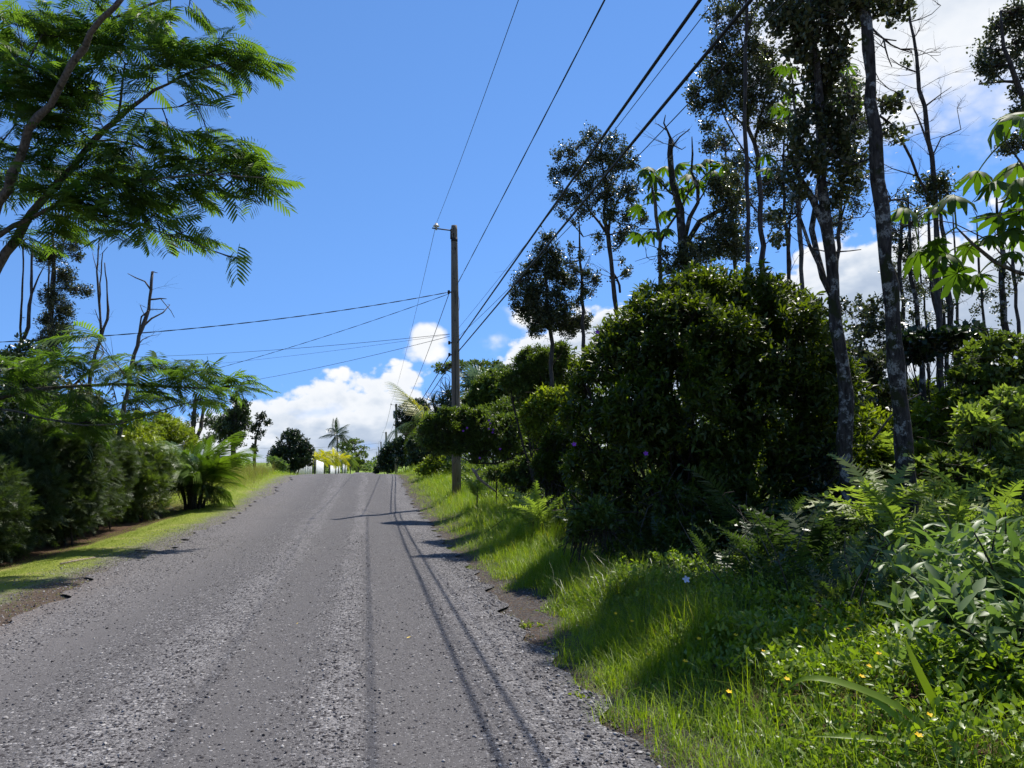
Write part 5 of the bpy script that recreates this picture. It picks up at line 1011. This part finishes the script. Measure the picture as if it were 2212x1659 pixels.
cecropia('big palmate-leaved tree behind the broken snag', 15.6, [[sc5(1380, 1500, 34), sc5(1360, 1100, 30), sc5(1345, 900, 26), sc5(1310, 700, 20), sc5(1300, 560, 12)], [sc5(1360, 1050, 20), sc5(1480, 850, 18), sc5(1560, 700, 14), sc5(1640, 560, 10)], [sc5(1350, 980, 12), sc5(1280, 960, 8), sc5(1220, 950, 5)], [sc5(1560, 720, 12), sc5(1700, 560, 9), sc5(1780, 480, 6)]],
      [sc5(*q) for q in [(1290, 500, 90), (1230, 520, 80), (1320, 560, 90), (1300, 680, 85), (1400, 490, 85), (1490, 480, 90), (1580, 550, 95), (1640, 600, 90), (1540, 640, 80), (1700, 440, 90), (1830, 480, 90), (1760, 520, 80), (1200, 980, 80), (1300, 970, 85), (1400, 950, 80), (1210, 790, 80), (1450, 800, 85), (1530, 690, 80), (1380, 830, 80), (1620, 480, 85), (1460, 600, 80), (1230, 1000, 70), (1880, 900, 90), (1840, 1040, 80)]], 241)
cecropia('big palmate leaves scattered behind the dark heavy crown', 12.2, [[sc6(700, 1500, 24), sc6(690, 1100, 22), sc6(680, 800, 18), sc6(660, 500, 12), sc6(640, 380, 8)], [sc6(690, 900, 14), sc6(850, 620, 12), sc6(980, 480, 8)], [sc6(685, 850, 10), sc6(560, 880, 7), sc6(520, 900, 5)]],
      [sc6(*q) for q in [(600, 350, 60), (650, 370, 60), (640, 500, 65), (620, 600, 60), (660, 690, 60), (940, 360, 60), (960, 440, 60), (1000, 470, 65), (1030, 540, 60), (930, 540, 60), (520, 930, 60), (560, 580, 60), (500, 860, 55)]], 242)
# ---- understorey shrubs on the right
US = [((1880, 1000), 11.5, [(1870, 960, 60), (1900, 1000, 70), (1860, 1050, 60), (1920, 1060, 60)], 'bright', T_BR, .11, 'sunlit leafy shrub between the two near trunks'),
      ((1850, 800), 13, [(1850, 790, 60, 45), (1880, 850, 60, 50), (1830, 870, 60), (1900, 770, 40, 25)], 'ohia', T_OH, .075, 'twiggy grey green shrub just left of the lichen trunk'),
      ((2010, 740), 11.5, [(1960, 725, 40, 22), (2040, 735, 60, 20), (2000, 745, 50, 22), (2085, 722, 35, 16)], 'dark', T_OH, .10, 'dark round-leaved bush in front of the slim background trunks'),
      ((2040, 960), 11, [(2000, 920, 60), (2060, 950, 70), (2010, 990, 70), (2080, 1010, 70)], 'bright', T_BR, .12, 'yellow green sunlit shrub right of the lichen trunk'),
      ((2150, 820), 10.5, [(2130, 800, 55), (2180, 780, 60), (2160, 860, 70), (2210, 840, 60), (2120, 880, 60)], 'mid', T_OV, .10, 'round-leaved green shrub by the right edge below the palmate leaves'),
      ((2180, 960), 9.5, [(2150, 930, 60), (2210, 920, 70), (2180, 1000, 70), (2230, 1010, 60)], 'fern', T_BR, .12, 'yellowish shrub by the right edge above the ferns'),
      ((2120, 1040), 9, [(2090, 1030, 55), (2150, 1050, 60), (2210, 1070, 60)], 'mid', T_BR, .10, 'mixed green undergrowth above the sword ferns'),
      ((1790, 1100), 9.6, [(1780, 1050, 60), (1800, 1120, 60), (1750, 1140, 60), (1850, 1100, 50)], 'dark', T_BR, .08, 'dark tangled undergrowth at the foot of the double trunk'),
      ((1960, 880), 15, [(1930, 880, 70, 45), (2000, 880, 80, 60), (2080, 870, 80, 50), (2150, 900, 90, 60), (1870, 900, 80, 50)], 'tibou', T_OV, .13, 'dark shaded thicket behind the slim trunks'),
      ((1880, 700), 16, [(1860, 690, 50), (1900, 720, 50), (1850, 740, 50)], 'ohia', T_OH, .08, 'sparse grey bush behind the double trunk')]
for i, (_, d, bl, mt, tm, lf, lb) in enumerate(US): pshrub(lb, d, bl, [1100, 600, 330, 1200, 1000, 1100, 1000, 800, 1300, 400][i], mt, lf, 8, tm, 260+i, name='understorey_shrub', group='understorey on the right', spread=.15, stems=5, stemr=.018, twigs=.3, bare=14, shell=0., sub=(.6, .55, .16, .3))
# far forest masses
def wood(name, label, pts, mat, seed, leaf, per=14):
    r = np.random.default_rng(seed); mb = MB()
    for (x, y, z, rx, ry, rz_), n in pts:
        v, d_ = ell(r, n, np.array([x, y, z]), np.array([rx, ry, rz_]), .75); v = v[v[:, 2] > gz(v[:, 0], v[:, 1])]
        rosettes(mb, r, v, norm(v-[x, y, z])+[0, 0, .4], T_OV, per, leaf, leaf*2)
    o = mb.build(name, M[mat]); return tag(o, label, None, None, 'stuff')
r = np.random.default_rng(280)
pts = []
for k in range(34):
    y = 130+r.random()*150; x = -14-r.random()*90; h = 2.2+r.random()*2.2; pts.append(((x, y, float(gz(x, y))+h*.5, 3.5+2*r.random(), 3, h*.8), 60))
wood('far_wood', 'distant low green woodland on the left horizon', pts, 'mid', 281, .6, 9)
pts = []
for k in range(30):
    y = 28+r.random()*70; x = 6.5+r.random()*22; h = 2.5+r.random()*2.2; pts.append(((x, y, float(gz(x, y))+h*.6, 2.2+1.4*r.random(), 2.2, h*.75), 90))
wood('far_wood', 'distant woodland massed behind the right-hand bushes', pts, 'mid', 282, .32, 9)
pts = []
for k in range(26):
    y = 330+r.random()*420; x = -55+r.random()*110; h = 4+r.random()*3; pts.append(((x, y, float(gz(x, y))+h*.5, 8, 8, h), 40))
wood('far_wood', 'faint wooded rise closing the end of the road', pts, 'mid', 283, 1.6, 7)
pts = []
for k in range(40):
    y = 17+r.random()*16; x = 9+r.random()*16; h = .8+r.random()*1.2; pts.append(((x, y, float(gz(x, y))+h*.5, 1.5, 1.5, h*.8), 80))
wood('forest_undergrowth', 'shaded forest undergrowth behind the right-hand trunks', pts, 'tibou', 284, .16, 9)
pts = []
for k in range(16):
    y = 26+r.random()*26; x = -11-r.random()*9; h = 1.0+r.random()*1.2; pts.append(((x, y, float(gz(x, y))+h*.5, 1.7, 1.7, h*.8), 80))
wood('forest_undergrowth', 'green scrub behind the left fence and palm clump', pts, 'mid', 285, .2, 9)

pts = []
for k in range(26):
    y = 14+r.random()*24; x = 3.5+r.random()*3.0; h = .35+r.random()*.5; pts.append(((x, y, float(gz(x, y))+h*.4, .7, .7, h*.8), 45))
wood('bank_undergrowth', 'low leafy undergrowth on the bank behind the nearest pole', pts, 'mid', 286, .10, 8)

pts = []
for k in range(26):
    y = 4+r.random()*24; x = -9.6-r.random()*9; h = .9+r.random()*1.6; pts.append(((x, y, float(gz(x, y))+h*.5, 1.3, 1.4, h*.8), 70))
wood('forest_undergrowth', 'dim scrub growing behind the left hedge and fence', pts, 'tibou', 287, .17, 9)
# ================================================================ right foreground: ferns, cover, plants
FN = {k: [tmpl_mesh('frond', T, M[k], .2+.4*i) for i, T in enumerate(T_FERN)] for k in ('fern', 'fern_shade')}
def fern(label, sx, sy, d, n, L, mat, seed, group='ferns under the right-hand trees'):
    r = np.random.default_rng(seed); p = W(sx, sy, d); p = np.array([p[0], p[1], float(gz(p[0], p[1]))])
    t = thing('fern', label, 'fern', p, group); h = max(0, W(sx, sy, d)[2]-p[2])*.8
    for i in range(n):
        a = 2*PI*i/n+.5*r.random(); e = .35+.75*r.random(); dr = np.array([math.cos(a)*math.cos(e), math.sin(a)*math.cos(e), math.sin(e)])
        c = np.array([.04*r.normal(), .04*r.normal(), h*(.5+.6*r.random())])
        put('frond', FN[mat][i % 2], t, c, frames(dr[None], (np.array([0, 0, 1.])+.2*r.normal(size=3))[None])[0], 1.15*L*(.75+.4*r.random()))
    if h > .1: MB().tube([(0, 0, -.05), (.02, 0, h)], .02, 5).build('stalk', M['twig'], t)
    return t
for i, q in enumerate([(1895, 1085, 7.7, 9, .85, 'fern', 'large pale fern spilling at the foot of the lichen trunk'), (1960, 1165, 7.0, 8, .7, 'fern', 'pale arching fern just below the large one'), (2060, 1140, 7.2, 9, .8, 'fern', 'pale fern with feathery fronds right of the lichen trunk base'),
        (2100, 1230, 6.9, 8, .55, 'fern', 'grey green fern above the broad-leaved plants'), (2150, 1120, 8.2, 8, .85, 'fern', 'upright sword fern near the right edge'), (2200, 1160, 7.6, 8, .8, 'fern', 'upright sword fern cut by the right edge'), (1580, 1130, 8.9, 8, .85, 'fern_shade', 'dark sword fern before the big bush'),
        (1680, 1160, 8.4, 8, .75, 'fern_shade', 'dark arching fern below the double trunk'), (1750, 1190, 7.8, 9, .75, 'fern_shade', 'dark drooping fern left of the large pale fern'), (1640, 1240, 7.5, 7, .6, 'fern_shade', 'small dark fern in the shaded grass'), (1840, 1240, 7.2, 8, .65, 'fern_shade', 'shaded fern below the pale arching fern'),
        (1900, 1280, 6.7, 7, .55, 'fern_shade', 'shaded small fern above the yellow flowers'), (1820, 1140, 8.6, 8, .7, 'fern_shade', 'shaded fern beside the double trunk base'), (2010, 1060, 9.4, 8, .8, 'fern', 'sunlit fern behind the lichen trunk base'), (2110, 1010, 10, 8, .85, 'fern', 'sunlit yellow fern in the undergrowth at right'),
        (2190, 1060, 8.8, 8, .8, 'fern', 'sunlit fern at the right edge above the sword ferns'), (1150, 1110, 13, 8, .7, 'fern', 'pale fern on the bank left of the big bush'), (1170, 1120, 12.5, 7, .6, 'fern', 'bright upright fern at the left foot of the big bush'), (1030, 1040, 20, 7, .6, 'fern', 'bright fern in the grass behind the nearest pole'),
        (1940, 960, 11, 8, .8, 'fern', 'sunlit fern left of the lichen trunk, among bright shrubs'), (1740, 1040, 10.2, 7, .7, 'fern_shade', 'dark fern hanging in the shade left of the double trunk')]):
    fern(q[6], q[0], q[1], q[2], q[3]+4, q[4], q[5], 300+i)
# undergrowth carpet on the shaded forest floor
r = np.random.default_rng(330); N = 5200; y = 4.2+r.random(N)**1.2*12; x = 3.3+.25*wob(y, y, 1)+r.random(N)*(1.2+y*.62)
h = (.05+.40*r.random(N)**1.5)*np.where(y < 9, .5, 1); P = np.stack([x, y, gz(x, y)+h], -1); mb = MB()
rosettes(mb, r, P, np.array([0, 0, 1.])+.6*r.normal(size=(N, 3)), T_BR, 7, .085, .14)
o = mb.build('undergrowth', M['tibou']); tag(o, 'tangled low leafy undergrowth on the shaded forest floor', None, None, 'stuff')
N = 1300; y = 5.+r.random(N)*9; x = 3.4+r.random(N)*(1+y*.6); a = r.random(N)*2*PI; e = .5+.7*r.random(N)
dr = np.stack([np.cos(a)*np.cos(e), np.sin(a)*np.cos(e), np.sin(e)], -1); mb = MB()
mb.scatter(T_FERN[0], frames(dr, np.array([0, 0, 1.])+.3*r.normal(size=(N, 3))), np.stack([x, y, gz(x, y)+.1*r.random(N)], -1), .35+.4*r.random(N), r.random(N))
o = mb.build('fern_carpet', M['fern_shade']); tag(o, 'carpet of small mixed ferns below the right-hand trees', None, None, 'stuff')
N = 260; y = 5+r.random(N)*7; x = 3.2+r.random(N)*(1+y*.55); mb = MB()
for i in range(N):
    s = np.array([x[i], y[i], float(gz(x[i], y[i]))]); e = s+r.normal(size=3)*[.45, .45, 0]+[0, 0, .15+.8*r.random()]
    mb.tube(bez(s, (s+e)/2+r.normal(size=3)*.2, e, 5), np.linspace(.008, .003, 5), 3, .5, False)
o = mb.build('dead_twigs', M['bark_dead']); tag(o, 'tangle of dead grey twigs below the right-hand trees', None, None, 'stuff')
# yellow-flowered ground cover
N = 9500; y = 2.5+r.random(N)*5.4; lo = road_edge_r(y)+.38+.22*wob(y*1.7, y, 1, 3.); x = lo+r.random(N)**.85*(1.9+.12*y)
edge = np.clip((x-lo)/.7, .12, 1); h = (.04+.24*r.random(N)**.8)*edge*(1+.55*wob(x, y, 2.2)); kp = wob(x*1.3, y*1.1, 1.9, 5.) > -.42; x, y, h = x[kp], y[kp], h[kp]; N = len(x)
P = np.stack([x, y, gz(x, y)+h], -1); mb = MB(); rosettes(mb, r, P, np.array([0, 0, 1.])+.45*r.normal(size=(N, 3)), t_leaf8(.46, .1, .15), 5, .046, .07)
gc = mb.build('ground_cover', M['cover']); tag(gc, 'low glossy creeping ground cover with yellow flowers in the right foreground', None, None, 'stuff')
for s in [(1480, 1433), (1557, 1342), (1590, 1388), (1640, 1368), (1700, 1330), (1725, 1327), (1760, 1350), (1800, 1340), (1852, 1363), (1400, 1420), (1880, 1455), (1862, 1470), (1700, 1470), (1575, 1500), (1330, 1330), (1365, 1348), (1985, 1600), (1650, 1420), (1830, 1395), (1510, 1390), (2010, 1560), (1900, 1440), (1740, 1390), (1680, 1370)]:
    p = on_ground(*s); p = p+(CAM-p)*.10; p[2] = max(p[2], float(gz(p[0], p[1]))+.22); flower(FLY, p, gc, .018, np.zeros(3), (0.1*r.normal(), -.4, 1))
flower(FLW, W(1482, 1252, 6.6), gc, .035, np.zeros(3)); flower(FLP, W(1755, 1395, 5.4), gc, .03, np.zeros(3))
P, u_ = pts_in(900, lambda y: (road_edge_r(y)+.5, road_edge_r(y)+2.6), (2.6, 7.0), 27)
grass('mixed_grass', P, .16+.26*RNG.random(len(P)), 'green and straw grass blades mixed through the ground cover', M['grass'], 28, 5, .026, .06, (.3, 1.1), (.1, 1))
# broad-leaved plants, right edge
T_BL = t_leaf8(.34, .14, .22); BL = [tmpl_mesh('leaf', t_leaf8(w, f, dd), M['plant'], .3+.3*i) for i, (w, f, dd) in enumerate(((.34, .14, .22), (.30, .2, .35), (.38, .08, .1)))]
def leafy(label, sx, sy, d, ns, h, L, seed, pairs=5):
    r = np.random.default_rng(seed); p = W(sx, sy, d); p = np.array([p[0], p[1], float(gz(p[0], p[1]))]); t = thing('broad_leaf_plant', label, 'plant', p, 'broad-leaved plants in the right foreground')
    lm = MB(); N_ = 16*ns; cs = np.stack([.2*r.normal(size=N_), .2*r.normal(size=N_), h*(.25+.7*r.random(N_))], -1); rosettes(lm, r, cs, np.array([0, 0, 1.])+.5*r.normal(size=(N_, 3)), t_leaf8(.32, .14, .25), 5, L*.8, .12); lm.build('foliage', M['plant'], t)['kind'] = 'stuff'
    for s in range(ns):
        a = r.random()*2*PI; e = np.array([math.cos(a)*.16*r.random()*2, math.sin(a)*.16*r.random()*2, h*(.6+.5*r.random())]); P = bez(np.array([0, 0, -.05]), e*[.2, .2, .6], e, 8)
        MB().tube(P, np.linspace(.009, .005, 8), 5).build('stem', M['twig'], t)
        for k in range(pairs):
            q = P[min(7, 2+int(k*5.99/pairs))] if k < pairs-1 else P[7]; az = k*PI/2+r.random()*.5
            for sg in (0, PI):
                el = .15+.75*(k/pairs)+.15*r.normal(); dr = np.array([math.cos(az+sg)*math.cos(el), math.sin(az+sg)*math.cos(el), math.sin(el)])
                put('leaf', BL[(k+s) % 3], t, q, frames(dr[None], (np.array([0, 0, 1.])+.2*r.normal(size=3))[None])[0], L*(.75+.45*r.random())*(1-.12*(k == pairs-1)))
for i, q in enumerate([(2055, 1420, 5.0, 4, .72, .17, 'broad-leaved plant nearest the strap grass'), (2130, 1400, 4.8, 4, .85, .18, 'tall broad-leaved plant catching the light, second from the right edge'), (2200, 1420, 4.6, 4, .85, .18, 'broad-leaved plant cut by the right edge'),
                       (1985, 1380, 5.6, 3, .6, .14, 'small broad-leaved plant below the shaded ferns'), (2100, 1500, 4.3, 4, .55, .17, 'low broad-leaved plant beneath the tall one'), (2190, 1530, 3.9, 4, .55, .17, 'lowest broad-leaved plant in the corner'), (2180, 1330, 5.6, 4, .8, .16, 'broad-leaved plant behind, just under the sword ferns')]):
    leafy(q[6], q[0], q[1], q[2], q[3], q[4], q[5], 350+i)
# long strap-leaved grass, right corner
t = thing('strap_grass', 'clump of long arching strap-like grass blades in the right corner', 'grass', on_ground(2080, 1640)); base = np.array(t.location)
for pts, w in [([(2080, 1640), (2030, 1540), (1975, 1430), (1950, 1370)], .030), ([(2060, 1640), (1960, 1530), (1820, 1470), (1730, 1460), (1690, 1500)], .028), ([(2070, 1650), (1950, 1600), (1830, 1590), (1740, 1590)], .022), ([(2040, 1620), (1900, 1520), (1850, 1480)], .026), ([(2090, 1640), (2120, 1560), (2180, 1500)], .02), ([(2085, 1640), (2060, 1500), (2090, 1420)], .018), ([(2100, 1640), (2150, 1590), (2205, 1580)], .02)]:
    P = np.array([W(x, y, 3.45+.05*k) for k, (x, y) in enumerate(pts)]); n = 12; s = np.linspace(0, len(P)-1, n); Q = np.stack([np.interp(s, np.arange(len(P)), P[:, k]) for k in range(3)], -1)
    Q[1:-1] = (Q[:-2]+2*Q[1:-1]+Q[2:])/4; tg = norm(np.gradient(Q, axis=0)); sd = norm(np.cross(tg, norm(CAM-Q)+[0, 0, .8])); ww = 1.35*w*np.sin(np.linspace(.5, PI, n))[:, None]*.5
    V = np.stack([Q-sd*ww, Q+[0, 0, -.004], Q+sd*ww], 1).reshape(-1, 3)
    MB().add(V, None, [(3*k+j, 3*k+j+1, 3*k+j+4, 3*k+j+3) for k in range(n-1) for j in range(2)], .5).build('blade', M['grass'], t, base)
# weeds and litter at the gravel edge
for i, (sx, sy, n, h) in enumerate([(1330, 1480, 14, .05), (1300, 1430, 10, .10), (1215, 1250, 12, .08), (1140, 1360, 9, .06), (1250, 1520, 8, .04), (1200, 1400, 7, .05), (1355, 1560, 9, .05)]):
    p = on_ground(sx, sy); r = np.random.default_rng(400+i); P = p+r.normal(size=(n, 3))*[.07, .07, 0]+[0, 0, h*.7]; mb = MB()
    for q_ in P: mb.tube([p-[0, 0, .02], q_], .003, 3, .5, False)
    rosettes(mb, r, P, np.array([0, 0, 1])+.6*r.normal(size=(n, 3)), T_BR, 6, .045, .05)
    o = mb.build('weed', M['bright'], None, p); tag(o, ['leafy weed alone on the bare gravel edge', 'spiky weed tuft at the gravel edge beside the ground cover', 'weed at the road edge where the bush shadow falls', 'small weed far left on the gravel edge', 'tiny weed low on the gravel edge, nearest the wheel track', 'tiny weed beside the dark shadow patch', 'weed nearest the camera at the gravel edge'][i], 'weed', 'weeds at the gravel edge')
def litter(sx, sy, L, mat, label, az):
    p = on_ground(sx, sy); p[2] += .055; o = MB().scatter(t_leaf8(.28, .25, -.1), frames(np.array([[math.cos(az), math.sin(az), .05]]), np.array([[.1, -.2, 1.]])), np.zeros((1, 3)), np.array([L]), .5).build('fallen_leaf', M[mat]); o.location = p; tag(o, label, 'leaf', 'fallen leaves')
litter(688, 1628, .075, 'litter', 'yellow fallen leaf on the gravel at the bottom of the picture', .1); litter(878, 1392, .05, 'litter', 'yellow fallen leaf in the middle of the right wheel track', .6)
litter(640, 1360, .03, 'litter', 'tiny yellow leaf on the gravel left of the middle', 1.); litter(1300, 1475, .06, 'brownleaf', 'curled brown leaf on the gravel edge by the ground cover', 2.); litter(1180, 1405, .06, 'brownleaf', 'orange brown leaf at the road edge in shadow', .4)
# dead branches lying about
def stick(pts, d, w, label):
    P = np.array([W(x, y, d) for x, y in pts]); o = MB().tube(P, np.linspace(w, w*.5, len(P)), 6).build('dead_branch', M['bark_dead'], None, P[0]); tag(o, label, 'branch')
stick([(1750, 1290), (1800, 1335), (1860, 1370), (1930, 1420)], 5.6, .013, 'grey dead branch slanting through the ferns towards the broad-leaved plants')
stick([(1760, 1350), (1830, 1362), (1900, 1368)], 5.7, .008, 'thin dead stick above the yellow flowers')
stick([(1885, 950), (1920, 905), (1950, 870), (1990, 850)], 9.6, .016, 'pale bent dead branch beside the lichen trunk')
P = [on_ground(*q) for q in ((292, 1192), (330, 1194), (364, 1196))]; o = MB().tube(np.array(P)+[0, 0, .03], [.016, .014, .008], 6).build('dead_branch', M['wood_dry'], None, P[0]); tag(o, 'dry stick on the brown earth below the dark hedge', 'branch')
P = [on_ground(*q) for q in ((130, 1222), (170, 1214), (205, 1208))]; o = MB().tube(np.array(P)+[0, 0, .03], [.014, .012, .008], 6).build('dead_branch', M['wood_dry'], None, P[0]); tag(o, 'dry stick at the lawn edge under the hedge, further left', 'branch')
